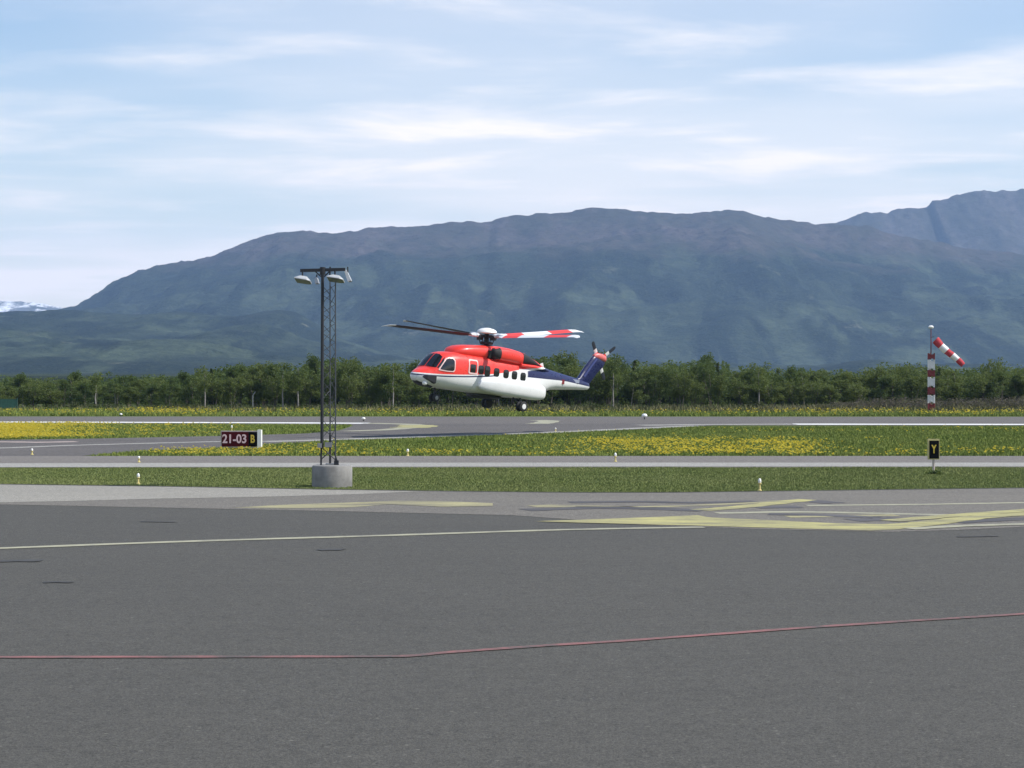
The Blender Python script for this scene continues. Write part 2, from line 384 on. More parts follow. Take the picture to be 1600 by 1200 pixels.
# ------------------------------------------------------------------ numpy noise and terrain
def vnoise(x, y, seed=0):
    xi, yi = np.floor(x).astype(np.int64), np.floor(y).astype(np.int64); xf, yf = x - xi, y - yi
    def h(i, j):
        n = (i * 374761393 + j * 668265263 + seed * 982451653) & 0xffffffff
        n = ((n ^ (n >> 13)) * 1274126177) & 0xffffffff
        return ((n ^ (n >> 16)) & 0xffff) / 65535.0
    u, v = xf * xf * (3 - 2 * xf), yf * yf * (3 - 2 * yf)
    return (h(xi, yi) * (1 - u) + h(xi + 1, yi) * u) * (1 - v) + (h(xi, yi + 1) * (1 - u) + h(xi + 1, yi + 1) * u) * v
def fbm(x, y, o=5, seed=0, gain=.5):
    s, a, t = 0, 1, 0
    for k in range(o): s = s + a * vnoise(x, y, seed + k); t += a; x, y, a = x * 2.03 + 7, y * 2.03 + 3, a * gain
    return s / t
def ridged(x, y, o=5, seed=0):
    s, a, t = 0, 1, 0
    for k in range(o): s = s + a * (1 - np.abs(2 * vnoise(x, y, seed + k) - 1)); t += a; x, y, a = x * 2.05 + 5, y * 2.05 + 9, a * .5
    return s / t

def terrain(name, crest, D_crest, D_foot, mat, gully, seed, nx=420, ny=150, back=900, umin=-900, umax=2500, foot=0., shape=1.0, gscale=260.):
    """mountain slope: a height field rising from its foot to a crest line, with gullies and knolls, and a back slope"""
    us = np.linspace(umin, umax, nx)
    cu = np.array([c[0] for c in crest], float); cv = np.array([c[1] for c in crest], float)
    cvi = np.interp(us, cu, cv)
    X = (us - 800) / FPX * D_crest                                  # true ground x, same for every depth row
    Hc = CAM_H + (580 - cvi) / FPX * D_crest
    Hc = Hc + (fbm(X / 90, X * 0 + seed, 4, seed) - .5) * D_crest * .0012
    ts = np.concatenate([np.linspace(0, 1, ny), 1 + np.linspace(.08, 1, 14)])
    V = []
    for t in ts:
        if t <= 1:
            D = D_foot + (D_crest - D_foot) * t
            prof = foot + (1 - foot) * (t ** shape) * (1 - .10 * math.sin(math.pi * t))
            wob = min(1, 4 * t) * min(1, (1 - t) * 5)
        else:
            D = D_crest + (t - 1) * back; prof = 1 - .55 * (t - 1) ** 1.3; wob = min(1, (t - 1) * 3) * .4
        g = ridged(X / gscale, X * 0 + D / (gscale * 2.6), 5, seed + 3) - .62
        k = fbm(X / (gscale * 2.4), X * 0 + D / (gscale * 1.6), 4, seed + 9) - .5
        Z = Hc * prof + wob * gully * (g * 1.0 + k * 1.6)
        Z = Z + (fbm(X / 28, X * 0 + D / 28, 3, seed + 21) - .5) * gully * .22 * min(1, 3 * t)
        V.append(np.stack([X, X * 0 + D, np.maximum(Z, -1.5 if t < .02 else .5)], 1))
    V = np.concatenate(V); nr = len(ts)
    i, j = np.meshgrid(np.arange(nx - 1), np.arange(nr - 1)); a = (j * nx + i).ravel()
    F = np.stack([a, a + 1, a + nx + 1, a + nx], 1)
    me = bpy.data.meshes.new(name); me.vertices.add(len(V)); me.vertices.foreach_set('co', V.ravel())
    me.loops.add(F.size); me.loops.foreach_set('vertex_index', F.ravel())
    me.polygons.add(len(F)); me.polygons.foreach_set('loop_start', np.arange(0, F.size, 4)); me.polygons.foreach_set('loop_total', np.full(len(F), 4))
    me.polygons.foreach_set('use_smooth', np.ones(len(F), bool))
    me.materials.append(mat); me.update(); me.validate()
    o = obj(name, me); o['kind'] = 'structure'; return o

def mountain_mat(name, tree_lo, tree_hi, scale=1.0, rock=(.105, .088, .084, 1), heath=(.060, .056, .042, 1), snow=False):
    """conifer and birch woods below, heath and bare rock above"""
    M = Mat(name, 1.0, 0, .05); p = M.world(); s = M.n('ShaderNodeSeparateXYZ'); M.L(p, s.inputs[0])
    big = M.noise(p, .0011 * scale, 5, .6); mid = M.noise(p, .006 * scale, 6, .65); fine = M.noise(p, .05 * scale, 4, .7)
    stand = M.noise(p, .0044 * scale, 7, .64, (1.5, .35, .6), (310, 70, 0), .5)
    wood = M.mix(M.rng(stand, .44, .56, 0, 1, True), (.005, .010, .009, 1), (.064, .084, .050, 1))
    wood = M.mix(M.rng(mid, .42, .62, 0, .75), wood, (.012, .021, .014, 1))
    wood = M.mix(M.rng(big, .46, .58, 0, .6, True), wood, (.008, .014, .012, 1))
    wood = M.mix(M.rng(fine, .40, .66, 0, .65), wood, (.010, .018, .012, 1))
    top = M.mix(M.rng(mid, .36, .64), heath, rock)
    top = M.mix(M.rng(fine, .42, .66, 0, .8), top, sc(rock, .35))
    top = M.mix(M.rng(M.noise(p, .0040 * scale, 7, .66, (1.4, .5, .8), (77, 5, 0)), .44, .56, 0, .75), top, (.044, .046, .034, 1))
    if snow:
        top = M.mix(M.rng(M.noise(p, .0035, 6, .7, (1, .3, 2.5)), .47, .53), top, (.82, .84, .86, 1))
    crown = M.noise(p, .16 * scale, 3, .7); top = M.mix(M.rng(crown, .52, .70, 0, .5), top, sc(rock, .3)); wood = M.mix(M.rng(crown, .50, .68, 0, .6), wood, (.070, .088, .052, 1))
    h = M.math('ADD', s.outputs[2], M.math('MULTIPLY', M.math('SUBTRACT', M.noise(p, .0028 * scale, 6, .65, loc=(900, 0, 0)), .5), (tree_hi - tree_lo) * 2.6))
    c = M.mix(M.rng(h, tree_lo, tree_hi, 0, 1, True), wood, top)
    # open fields, clearings and scree
    clear = M.rng(M.noise(p, .0075 * scale, 5, .7, (1, .6, 2.0), (40, 9, 3)), .64, .72)
    low = M.rng(s.outputs[2], 20, tree_lo, .9, .35)
    c = M.mix(M.math('MULTIPLY', clear, low), c, (.14, .145, .10, 1))
    M.color(c); M.bump(M.math('ADD', fine, mid), .7, 10); return M.m

m_mtn = mountain_mat('mountain_woods_and_heath', 300, 400)
m_hill = mountain_mat('foothill_woods', 260, 500, 1.4)
m_far = mountain_mat('far_mountain_rock', 120, 420, .8, (.13, .115, .115, 1), (.09, .085, .075, 1))
m_snow = mountain_mat('snowy_mountain_rock', 60, 120, .6, (.20, .20, .21, 1), (.17, .17, .17, 1), True)
main_crest = [(-900, 520), (-200, 515), (40, 500), (90, 486), (130, 473), (155, 458), (180, 441), (215, 424), (260, 412.5), (300, 407), (335, 402), (365, 386), (410, 369.5), (445, 362), (475, 360.5), (500, 363), (525, 366), (560, 361),
              (600, 355.5), (640, 352.5), (700, 348.5), (768, 346.5), (774, 342), (790, 338.5), (850, 334), (900, 329), (940, 324.5), (975, 327), (1010, 330.5), (1060, 334), (1085, 333), (1115, 328.5), (1165, 330.5), (1190, 338),
              (1240, 348), (1290, 350), (1330, 352), (1360, 355), (1400, 368), (1450, 375), (1500, 386), (1560, 392), (1600, 398), (1700, 415), (1900, 440), (2500, 500)]
terrain('mountain', main_crest, 6200, 4250, m_mtn, 80, 4, 600, 240, foot=.0, shape=.85)
far_crest = [(-900, 560), (1000, 480), (1180, 400), (1280, 357), (1310, 347), (1330, 338), (1348, 334), (1385, 331), (1395, 327.5), (1440, 325.5), (1449, 325), (1456, 314), (1475, 310), (1500, 303), (1530, 299.5), (1600, 297), (1700, 292), (1900, 300), (2200, 340), (2500, 380)]
terrain('far_mountain', far_crest, 7900, 6500, m_far, 90, 31, 420, 110, umin=700, foot=.0, gscale=420)
terrain('foothill', [(-900, 470), (-300, 480), (0, 488), (60, 487), (120, 485), (160, 488), (220, 491), (280, 487.5), (330, 491), (375, 494), (410, 488), (440, 484.5), (465, 489), (485, 500), (520, 525), (600, 553), (700, 568), (850, 572), (1000, 570), (1200, 573), (1500, 570), (1800, 560), (2500, 550)],
        4200, 2300, m_hill, 30, 57, 460, 150, back=400, foot=.0, gscale=170)
terrain('snowy_mountain', [(-900, 440), (-500, 430), (-250, 452), (-100, 462), (0, 470), (30, 471), (60, 474), (85, 478), (105, 484), (140, 492), (300, 520), (700, 570), (2500, 575)], 10200, 8600, m_snow, 80, 77, 300, 70, umax=900, foot=.0, gscale=600)

far_floor = MB().add([(-7900, 238, 1.2), (7900, 238, 1.2), (7900, 4300, 2.5), (-7900, 4300, 2.5)], [(0, 1, 2, 3)]).build('valley_floor', m_hill); far_floor['kind'] = 'structure'
# ------------------------------------------------------------------ grass and flowers
def in_poly(X, Y, poly):
    inside = np.zeros(len(X), bool); n = len(poly)
    for i in range(n):
        x0, y0 = poly[i]; x1, y1 = poly[(i + 1) % n]
        c = ((y0 > Y) != (y1 > Y)); inside ^= c & (X < (x1 - x0) * (Y - y0) / ((y1 - y0) if y1 != y0 else 1e-9) + x0)
    return inside
def scatter(poly, n):
    P = np.array(poly); lo, hi = P.min(0), P.max(0)
    X = rng.uniform(lo[0], hi[0], n); Y = rng.uniform(lo[1], hi[1], n)
    k = in_poly(X, Y, poly); return X[k], Y[k]
def tri_field(name, V, mat, nper=3):
    """V: (N, nper, 3) loose faces -> one object"""
    N = len(V); me = bpy.data.meshes.new(name); me.vertices.add(N * nper); me.vertices.foreach_set('co', V.astype(np.float32).ravel())
    me.loops.add(N * nper); me.loops.foreach_set('vertex_index', np.arange(N * nper))
    me.polygons.add(N); me.polygons.foreach_set('loop_start', np.arange(0, N * nper, nper)); me.polygons.foreach_set('loop_total', np.full(N, nper))
    me.materials.append(mat); me.update(); return obj(name, me)
def blades(X, Y, h, w, lean):
    N = len(X); a = rng.uniform(0, 2 * math.pi, N); hh = h * rng.uniform(.5, 1.25, N) ; la = rng.uniform(0, 2 * math.pi, N); ll = lean * hh * rng.uniform(.2, 1, N)
    ww = w * rng.uniform(.6, 1.3, N)
    A = np.stack([X - ww * np.cos(a), Y - ww * np.sin(a), X * 0 - .01], 1); B = np.stack([X + ww * np.cos(a), Y + ww * np.sin(a), X * 0 - .01], 1)
    C = np.stack([X + ll * np.cos(la), Y + ll * np.sin(la), hh], 1)
    return np.stack([A, B, C], 1)
def grass(name, poly, dens, h, w, mat, label, lean=.8, keep=None):
    P = np.array(poly); area = np.prod(P.max(0) - P.min(0))
    X, Y = scatter(poly, int(area * dens))
    if keep is not None:
        k = rng.uniform(0, 1, len(X)) < keep(X, Y); X, Y = X[k], Y[k]
    V = blades(X, Y, h * (.55 + .9 * fbm(X / 1.3, Y / 1.3, 3, 5)), w, lean)
    return tag(tri_field(name, V, mat), label, 'grass', kind='stuff')
poly_near = band([(-120, 731.6), (1720, 730.2)], [(-120, 755.8), (0, 756.8), (260, 760.2), (500, 764.6), (700, 767.6), (880, 769.6), (1050, 769.6), (1250, 767), (1400, 765), (1720, 761)])
poly_wedge = band([(140, 712.6), (230, 705), (340, 701), (430, 694.5), (520, 690), (660, 685), (800, 680.4), (900, 676.4), (1000, 672), (1090, 667.6), (1720, 667.4)], [(140, 713), (1720, 713)])
poly_left = band([(-120, 662.6), (300, 663.4), (550, 664.6)], [(-120, 688), (0, 687.2), (150, 685.2), (345, 681.2), (480, 677.2), (528, 672.6), (546, 666.6)])
poly_far = [(-66, gp(0, 650).y + .2), (66, gp(1600, 651).y + .2), (70, 207), (-70, 207)]
grass('mown_grass', poly_near, 420, .05, .018, m_tuft, 'short mown grass strip between the apron and the service road')
grass('meadow_grass', poly_wedge, 90, .13, .035, m_mead, 'taller green meadow grass behind the service road')
grass('meadow_grass', poly_left, 80, .13, .035, m_mead, 'green grass island between the taxiway and the runway')
grass('rough_grass', poly_far, 40, .30, .05, m_mead, 'rough grass verge between the runway and the wood')
grass('dry_grass', [(-70, 184), (70, 184), (72, 207), (-72, 207)], 9, .6, .10, m_dry, 'dry pale grass along the foot of the wood', keep=lambda X, Y: np.clip((fbm(X / 6, Y / 3, 3, 8) - .35) * 2.5 + np.clip(X / 90, -.4, .4), .05, 1))

def flowers(name, poly, n, dens, size, z, label):
    X, Y = scatter(poly, n)
    u, v = project(X, Y, 0 * X)
    k = rng.uniform(0, 1, len(X)) < dens(u, v, X, Y); X, Y = X[k], Y[k]; N = len(X)
    s = size * rng.uniform(.6, 1.3, N); zz = z * rng.uniform(.5, 1.3, N)
    a = rng.uniform(0, 6.28, N); tx, ty = rng.uniform(-.5, .5, N), rng.uniform(-.7, .2, N)
    V = []
    for q in range(5):                                   # little five-sided heads tilted to the light
        dx, dy = s * np.cos(a + q * 1.2566), s * np.sin(a + q * 1.2566)
        V.append(np.stack([X + dx, Y + dy, zz + dx * tx + dy * ty], 1))
    return tag(tri_field(name, np.stack(V, 1), m_flower, 5), label, 'flowers', kind='stuff')
def box_w(u, v, u0, u1, v0, v1, su=60, sv=4):
    s = lambda x: np.clip(x, 0, 1)
    return s((u - u0) / su + .5) * s((u1 - u) / su + .5) * s((v - v0) / sv + .5) * s((v1 - v) / sv + .5)
def clump(X, Y, sx=2.2, sy=1.1, seed=3, lo=.42, hi=.62): return np.clip((fbm(X / sx, Y / sy, 4, seed) - lo) / (hi - lo), 0, 1)
def d_wedge(u, v, X, Y):
    c = clump(X, Y, 1.8, 1.5, 3, .44, .60)
    d = .95 * box_w(u, v, 905, 1265, 690, 714, 90, 9) * (.15 + .85 * c) + .85 * box_w(u, v, 270, 420, 704, 715, 90, 3) * (.45 + .55 * c) + .42 * box_w(u, v, 240, 900, 706, 715, 60, 3) * c
    d += .30 * box_w(u, v, 1150, 1800, 704, 715, 80, 6) * c + .10 * c * c * clump(X, Y, 9, 5, 23) * np.clip((u - 700) / 200, .15, 1) + .25 * box_w(u, v, 420, 560, 697, 714, 60, 5) * c
    return d
def d_left(u, v, X, Y):
    c = clump(X, Y, 3, 1.6, 7); return .95 * np.clip((190 - u) / 150, 0, 1) ** 1.2 * (.35 + .65 * c) + .10 * c * np.clip((420 - u) / 120, 0, 1)
def d_far(u, v, X, Y):
    c = clump(X, Y, 5, 1.6, 9); return (.75 * box_w(u, v, 215, 330, 640, 652, 30, 4) + .45 * box_w(u, v, -60, 620, 644, 653, 60, 3) + .30 * box_w(u, v, 620, 1700, 643, 653, 60, 4) + .25 * box_w(u, v, 1250, 1700, 634, 653, 100, 5)) * c
flowers('yellow_flowers', poly_wedge, 230000, lambda *a: d_wedge(*a) * .40, .05, .19, 'yellow flowers in the meadow behind the service road')
flowers('yellow_flowers', poly_left, 170000, lambda *a: d_left(*a) * .42, .055, .20, 'yellow flowers on the grass island by the runway')
flowers('yellow_flowers', poly_far, 120000, lambda *a: d_far(*a) * .33, .075, .36, 'yellow flowers on the verge beyond the runway')

# ------------------------------------------------------------------ trees
def leafmat(name, c1, c2, c3):
    M = Mat(name, .65, 0, .25); oi = M.n('ShaderNodeObjectInfo'); p = M.pos()
    n = M.noise(p, 1.1, 3, .6); f = M.noise(p, 9, 2, .5)
    c = M.mix(oi.outputs['Random'], c1, c2); c = M.mix(M.rng(n, .40, .68, 0, .7), c, c3); c = M.mix(M.rng(f, .4, .7, 0, .45), c, sc(c1, .6))
    M.color(c)
    tr = M.n('ShaderNodeBsdfTranslucent'); M.set(tr, 0, M.mix(.5, c, (.16, .20, .04, 1)))
    mx = M.n('ShaderNodeMixShader'); mx.inputs[0].default_value = .42
    out = M.t.nodes['Material Output']; M.L(M.b.outputs[0], mx.inputs[1]); M.L(tr.outputs[0], mx.inputs[2]); M.L(mx.outputs[0], out.inputs[0]); return M.m
m_birch = leafmat('birch_leaves', (.085, .128, .031, 1), (.118, .158, .040, 1), (.17, .195, .058, 1))
m_alder = leafmat('alder_leaves', (.056, .098, .027, 1), (.080, .124, .034, 1), (.12, .152, .046, 1))
m_spruce = leafmat('spruce_needles', (.024, .050, .024, 1), (.034, .062, .028, 1), (.055, .080, .036, 1))
m_twig = leafmat('bare_twigs', (.12, .098, .086, 1), (.15, .127, .11, 1), (.19, .165, .145, 1))
m_scrub = leafmat('scrub_leaves', (.035, .058, .018, 1), (.060, .078, .028, 1), (.085, .095, .04, 1))
def barkmat(name, a, c):
    M = Mat(name, .9, 0, .2); n = M.noise(M.pos(), 6, 4, .6, (1, 1, .35)); M.color(M.mix(M.rng(n, .35, .65), a, c)); return M.m
m_bark = barkmat('grey_bark', (.075, .066, .056, 1), (.15, .135, .115, 1))
m_bpale = barkmat('birch_bark', (.17, .155, .14, 1), (.31, .29, .265, 1))

def leaf_cloud(centres, radii, n_each, size, rs):
    V = []
    for c, r, n in zip(centres, radii, n_each):
        d = rs.normal(size=(n, 3)); d /= np.linalg.norm(d, axis=1)[:, None]
        p = np.array(c) + d * np.array(r) * (rs.uniform(.25, 1, n) ** .6)[:, None]
        a = rs.normal(size=(n, 3)); a[:, 2] *= .6; a /= np.linalg.norm(a, axis=1)[:, None]
        b = np.cross(a, rs.normal(size=(n, 3))); b /= np.linalg.norm(b, axis=1)[:, None]
        s = size * rs.uniform(.6, 1.35, n)[:, None]
        V.append(np.stack([p - a * s, p + b * s * .55, p + a * s, p - b * s * .55], 1))
    return np.concatenate(V)
def mesh_quads(name, V, mat):
    o = tri_field(name, V, mat, 4); me = o.data; bpy.data.objects.remove(o); return me
def tree_kind(seed, h, spread, kind):
    rs = np.random.default_rng(seed); b = MB(); cs, rr, nn = [], [], []
    if kind == 'spruce':
        b.tube((0, 0, -.1), (rs.uniform(-.1, .1), 0, h * .97), .10, .015, 6)
        for z in np.linspace(.16, .97, 14):
            w = spread * (1.03 - z) ** .85
            for k in range(6 if z < .8 else 3):
                a = rs.uniform(0, 6.28); cs.append((w * .55 * math.cos(a), w * .55 * math.sin(a), z * h - .08 * w)); rr.append((w * .55, w * .55, .17 + .1 * w)); nn.append(22)
        V = leaf_cloud(cs, rr, nn, .13, rs)
    else:
        stems = 1 if kind == 'single' else rs.integers(2, 4)
        for s in range(stems):
            a = rs.uniform(0, 6.28); lean = rs.uniform(.02, .14) if stems == 1 else rs.uniform(.10, .24)
            p = Vector((.12 * math.cos(a) * (stems > 1), .12 * math.sin(a) * (stems > 1), -.1)); r = .085 if stems == 1 else .06
            top = h * rs.uniform(.82, .98)
            pts = [p]
            for k in range(1, 6):
                z = top * k / 5; pts.append(Vector((p.x + math.cos(a) * lean * z * (.5 + .1 * k) + rs.uniform(-.08, .08), p.y + math.sin(a) * lean * z * (.5 + .1 * k) + rs.uniform(-.08, .08), z)))
            for k in range(5): b.tube(pts[k], pts[k + 1], r * (1 - k * .17), r * (1 - (k + 1) * .17), 6, False)
            for k in range(9 if stems == 1 else 6):
                f = rs.uniform(.25, .97); i = min(int(f * 5), 4); q = pts[i].lerp(pts[i + 1], f * 5 - i)
                aa = rs.uniform(0, 6.28); w = spread * (1.0 - .75 * abs(f - .5)) * rs.uniform(.35, 1)
                e = q + Vector((math.cos(aa) * w, math.sin(aa) * w, rs.uniform(.1, .5)))
                b.tube(q, e, .03, .01, 4, False)
                cr = rs.uniform(.36, .66) * (.7 + .3 * spread); cs.append(e); rr.append((cr, cr, cr * rs.uniform(.7, 1.05))); nn.append(int(170 * cr))
                m = q.lerp(e, .5); cs.append(m); rr.append((cr * .8, cr * .8, cr * .7)); nn.append(int(95 * cr))
            cs.append(pts[-1]); rr.append((.34, .34, .42)); nn.append(45)
        V = leaf_cloud(cs, rr, nn, .10, rs)
    return b, V
groups = 'trees of the wood beyond the runway'
kinds = []
for i, (kd, h, sp, leaf, bark, lab, nm) in enumerate([
    ('multi', 4.9, 1.25, m_birch, m_bark, 'bushy light green birch with grey stems in the wood', 'birch_tree'),
    ('multi', 5.2, 1.35, m_alder, m_bark, 'bushy mid green alder with dark stems in the wood', 'alder_tree'),
    ('single', 5.4, 1.15, m_birch, m_bpale, 'light green birch with one pale trunk in the wood', 'pale_birch_tree'),
    ('multi', 4.4, 1.45, m_birch, m_bark, 'low spreading light green birch in the wood', 'spreading_birch_tree'),
    ('spruce', 5.8, 1.05, m_spruce, m_bark, 'dark green conical spruce in the wood', 'spruce_tree'),
    ('single', 5.5, 1.3, m_alder, m_bark, 'mid green alder with one dark trunk in the wood', 'tall_alder_tree'),
    ('multi', 5.0, 1.3, m_alder, m_bark, 'rounded dense mid green alder in the wood', 'dense_alder_tree'),
]):
    tb, V = tree_kind(100 + i, h, sp, kd)
    kinds.append((nm, lab, h, tb.mesh('trunk', bark, True), mesh_quads('crown', V, leaf)))
hline_u = [-80, 0, 100, 200, 280, 320, 345, 400, 470, 510, 540, 575, 610, 660, 720, 800, 860, 930, 985, 1000, 1030, 1060, 1090, 1120, 1160, 1240, 1280, 1320, 1350, 1385, 1410, 1470, 1520, 1545, 1580, 1680]
hline_v = [590, 590, 585, 586, 586, 576, 570, 570, 567, 558, 556, 566, 566, 566, 562, 555, 551, 556, 562, 558, 566, 563, 558, 562, 572, 570, 577, 580, 584, 566, 568, 570, 578, 564, 572, 566]
def place_tree(kind, x, y, hgt, rz):
    nm, lab, h0, tm, cm = kinds[kind]; s = hgt / h0
    u, _ = project(x, y, 0); ref = None
    for u0, u1, txt in ((-200, 70, 'behind the green enclosure'), (120, 180, 'beside the bare pale trunk gap'), (340, 440, 'behind the bent grey pole'), (455, 560, 'behind the floodlight mast'), (640, 700, 'behind the helicopter cockpit'), (700, 860, 'behind the helicopter cabin'), (860, 960, 'behind the helicopter tail'), (965, 1050, 'behind the big round runway light'), (1240, 1420, 'behind the brown shrubs'), (1420, 1490, 'behind the windsock mast'), (1490, 1800, 'behind the brown shrubs past the windsock')):
        if u0 <= u < u1 and txt.startswith('behind'): ref = txt
    size = 'low ' if hgt < 4.0 else ('tall ' if hgt > 5.1 else '')
    lab = size + lab.replace('low ', '').replace('in the wood', ref or 'in the wood beyond the runway')
    t = thing(nm, (x, y, -.03), lab, 'tree', groups, rz); w = s ** .5 * random.uniform(.9, 1.12)
    t.scale = (w, w, s)
    obj('trunk', tm, t); obj('crown', cm, t)
wts = [0] * 5 + [1] * 4 + [2] * 3 + [3] * 4 + [4] * 1 + [5] * 3 + [6] * 4
for row, (y, step, k) in enumerate([(205.5, 2.15, .80), (208.0, 1.9, .92), (211.5, 1.9, 1.0), (215.5, 2.2, 1.02)]):
    x = -62 + row * .6
    while x < 62:
        xx = x + random.uniform(-.7, .7); yy = y + random.uniform(-1.1, 1.1)
        u, _ = project(xx, yy, 0)
        top = float(np.interp(u, hline_u, hline_v)); hgt = (CAM_H - (top - 580) / FPX * yy) * k * random.choice((random.uniform(.72, .90), random.uniform(.82, .98), random.uniform(.92, 1.07)))
        kd = random.choice(wts)
        if row == 0 and (kd == 4 or u > 1240): kd = random.choice([0, 3, 6])
        if kd == 4: hgt *= 1.08
        place_tree(kd, xx, yy, max(2.2, hgt), random.uniform(0, 6.28)); x += step
# slim birches with bare pale trunks at the front edge of the wood
for u, hgt, lab in ((149, 4.1, 'slim birch with bare bright pale trunk near the green enclosure'), (320, 4.6, 'slim birch with bare pale trunk beside the bent grey pole'), (442, 5.0, 'slim birch with bare pale trunk just before the floodlight mast'), (466, 5.0, 'slim birch with bare pale trunk just before the floodlight mast'), (614, 5.0, 'slim birch with bare pale trunk beside the helicopter nose'), (958, 5.3, 'slim birch with bare pale trunk past the helicopter tail'), (1186, 5.0, 'slim birch with bare pale trunk where the brown shrubs begin')):
    y = 203.2; x = gp(u, 600).x if False else (u - 800) / FPX * y
    t = thing('slim_birch_tree', (x, y, 0), lab, 'tree', groups, random.uniform(0, 6.28))
    b = MB(); r_ = random.Random(u); px_ = [Vector((r_.uniform(-.03, .03) * q, r_.uniform(-.03, .03) * q, -.1 + hgt * .9 * q / 5)) for q in range(6)]
    for q in range(5): b.tube(px_[q], px_[q + 1], .10 * (1 - .16 * q), .10 * (1 - .16 * (q + 1)), 7, False)
    b.build('trunk', m_bpale, t, True)
    rs_ = np.random.default_rng(u); cs = [tuple(px_[5] + Vector((rs_.normal() * .45, rs_.normal() * .45, rs_.uniform(-.42, .08) * hgt))) for q in range(13)]
    obj('crown', mesh_quads('crown', leaf_cloud(cs, [(.5, .5, .45)] * 13, [80] * 13, .10, rs_), m_birch), t)
# deeper rows of the wood read as one mass
cs, rr, nn = [], [], []
for q in range(620):
    x = rng.uniform(-68, 68); y = rng.uniform(218, 236); u, _ = project(x, y, 0)
    top = CAM_H - (float(np.interp(u, hline_u, hline_v)) - 580) / FPX * y
    for k in range(4):
        r = rng.uniform(.5, .95); cs.append((x + rng.normal() * .5, y + rng.normal() * .5, rng.uniform(.25, .93) * top * rng.uniform(.85, 1.0))); rr.append((r, r, r * .9)); nn.append(34)
tag(tri_field('woodland', leaf_cloud(cs, rr, nn, .17, rng), m_alder, 4), 'deeper mass of green leafy wood behind the front trees', 'woodland', kind='stuff')
cs, rr, nn = [], [], []
for q in range(900):                                          # dim undergrowth between the stems
    x = rng.uniform(-66, 66); y = rng.uniform(206, 220); r = rng.uniform(.4, .8); cs.append((x, y, rng.uniform(.1, .9))); rr.append((r, r, r * .8)); nn.append(22)
tag(tri_field('undergrowth', leaf_cloud(cs, rr, nn, .12, rng), m_alder, 4), 'dim leafy undergrowth between the stems of the wood', 'undergrowth', kind='stuff')

def shrub_mesh(seed, w, h, mat, leaf=.10, n=520, twiggy=False):
    rs = np.random.default_rng(seed); cs, rr, nn = [], [], []
    for k in range(12):
        r = rs.uniform(.25, .5) * w * .55; cs.append((rs.uniform(-.5, .5) * w, rs.uniform(-.4, .4) * w, rs.uniform(.25, .8) * h)); rr.append((r, r, r * .8)); nn.append(n // 12)
    V = leaf_cloud(cs, rr, nn, leaf, rs)
    st = MB()
    for k in range(14 if twiggy else 7):
        a = rs.uniform(0, 6.28); d = rs.uniform(.2, .55) * w
        st.tube((0.3 * w * rs.uniform(-1, 1), .2 * w * rs.uniform(-1, 1), -.05), (d * math.cos(a), d * math.sin(a), h * rs.uniform(.6, 1.05)), .02, .008, 4, False)
    return st, V
sm = []
for i in range(4):
    st, V = shrub_mesh(300 + i, 2.6, 1.25, m_twig, .085, 430, True); sm.append((st.mesh('stems', m_twig), mesh_quads('foliage', V, m_twig)))
for x in np.arange(27, 62, 1.15):
    for y in (201.5, 203.5):
        xx, yy = x + random.uniform(-.5, .5), y + random.uniform(-.6, .6); u, _ = project(xx, yy, 0)
        k = np.clip((u - 1210) / 160, .35, 1.05)
        t = thing('brown_shrub', (xx, yy, 0), 'bare brown twiggy shrub in the scrub below the green trees', 'shrub', 'brown shrubs in front of the wood', random.uniform(0, 6.28)); t.scale = (1, 1, k * random.uniform(.8, 1.15))
        s, f = random.choice(sm); obj('stems', s, t); obj('foliage', f, t)
gm = []
for i in range(3):
    st, V = shrub_mesh(330 + i, 2.0, .75, m_scrub, .09, 360); gm.append((st.mesh('stems', m_bark), mesh_quads('foliage', V, m_scrub)))
for x in np.arange(-60, 27, 2.3):
    if random.random() < .22: continue
    xx, yy = x + random.uniform(-.9, .9), 201 + random.uniform(-1.5, 1.5)
    t = thing('green_shrub', (xx, yy, 0), 'low green shrub in the rough grass at the foot of the wood', 'shrub', 'low green shrubs along the wood edge', random.uniform(0, 6.28)); t.scale = (1, 1, random.uniform(.6, 1.2))
    s, f = random.choice(gm); obj('stems', s, t); obj('foliage', f, t)

# ------------------------------------------------------------------ plain paints
m_white = paint('white_paint', (.72, .72, .70, 1), .4, 0, .06)
m_black = paint('black_rubber', (.018, .018, .019, 1), .75, 0, .1)
m_dark = paint('dark_metal', (.035, .038, .042, 1), .5, .3, .15)
m_steel = paint('galvanised_steel', (.30, .31, .32, 1), .45, .7, .15)
m_conc = paint('cast_concrete', (.27, .265, .25, 1), .9, 0, .22, 2.2, .2)
m_redpaint = paint('mast_red_paint', (.22, .022, .022, 1), .55, 0, .15)
m_yellowpaint = paint('sign_yellow_paint', (.72, .52, .06, 1), .5, 0, .08)
m_mastdark = paint('mast_dark_steel', (.022, .025, .030, 1), .6, .2, .2)
m_lens = paint('white_lens', (.80, .80, .76, 1), .2, 0, .03)
m_amber = paint('yellow_lamp_body', (.62, .52, .20, 1), .5, 0, .1)

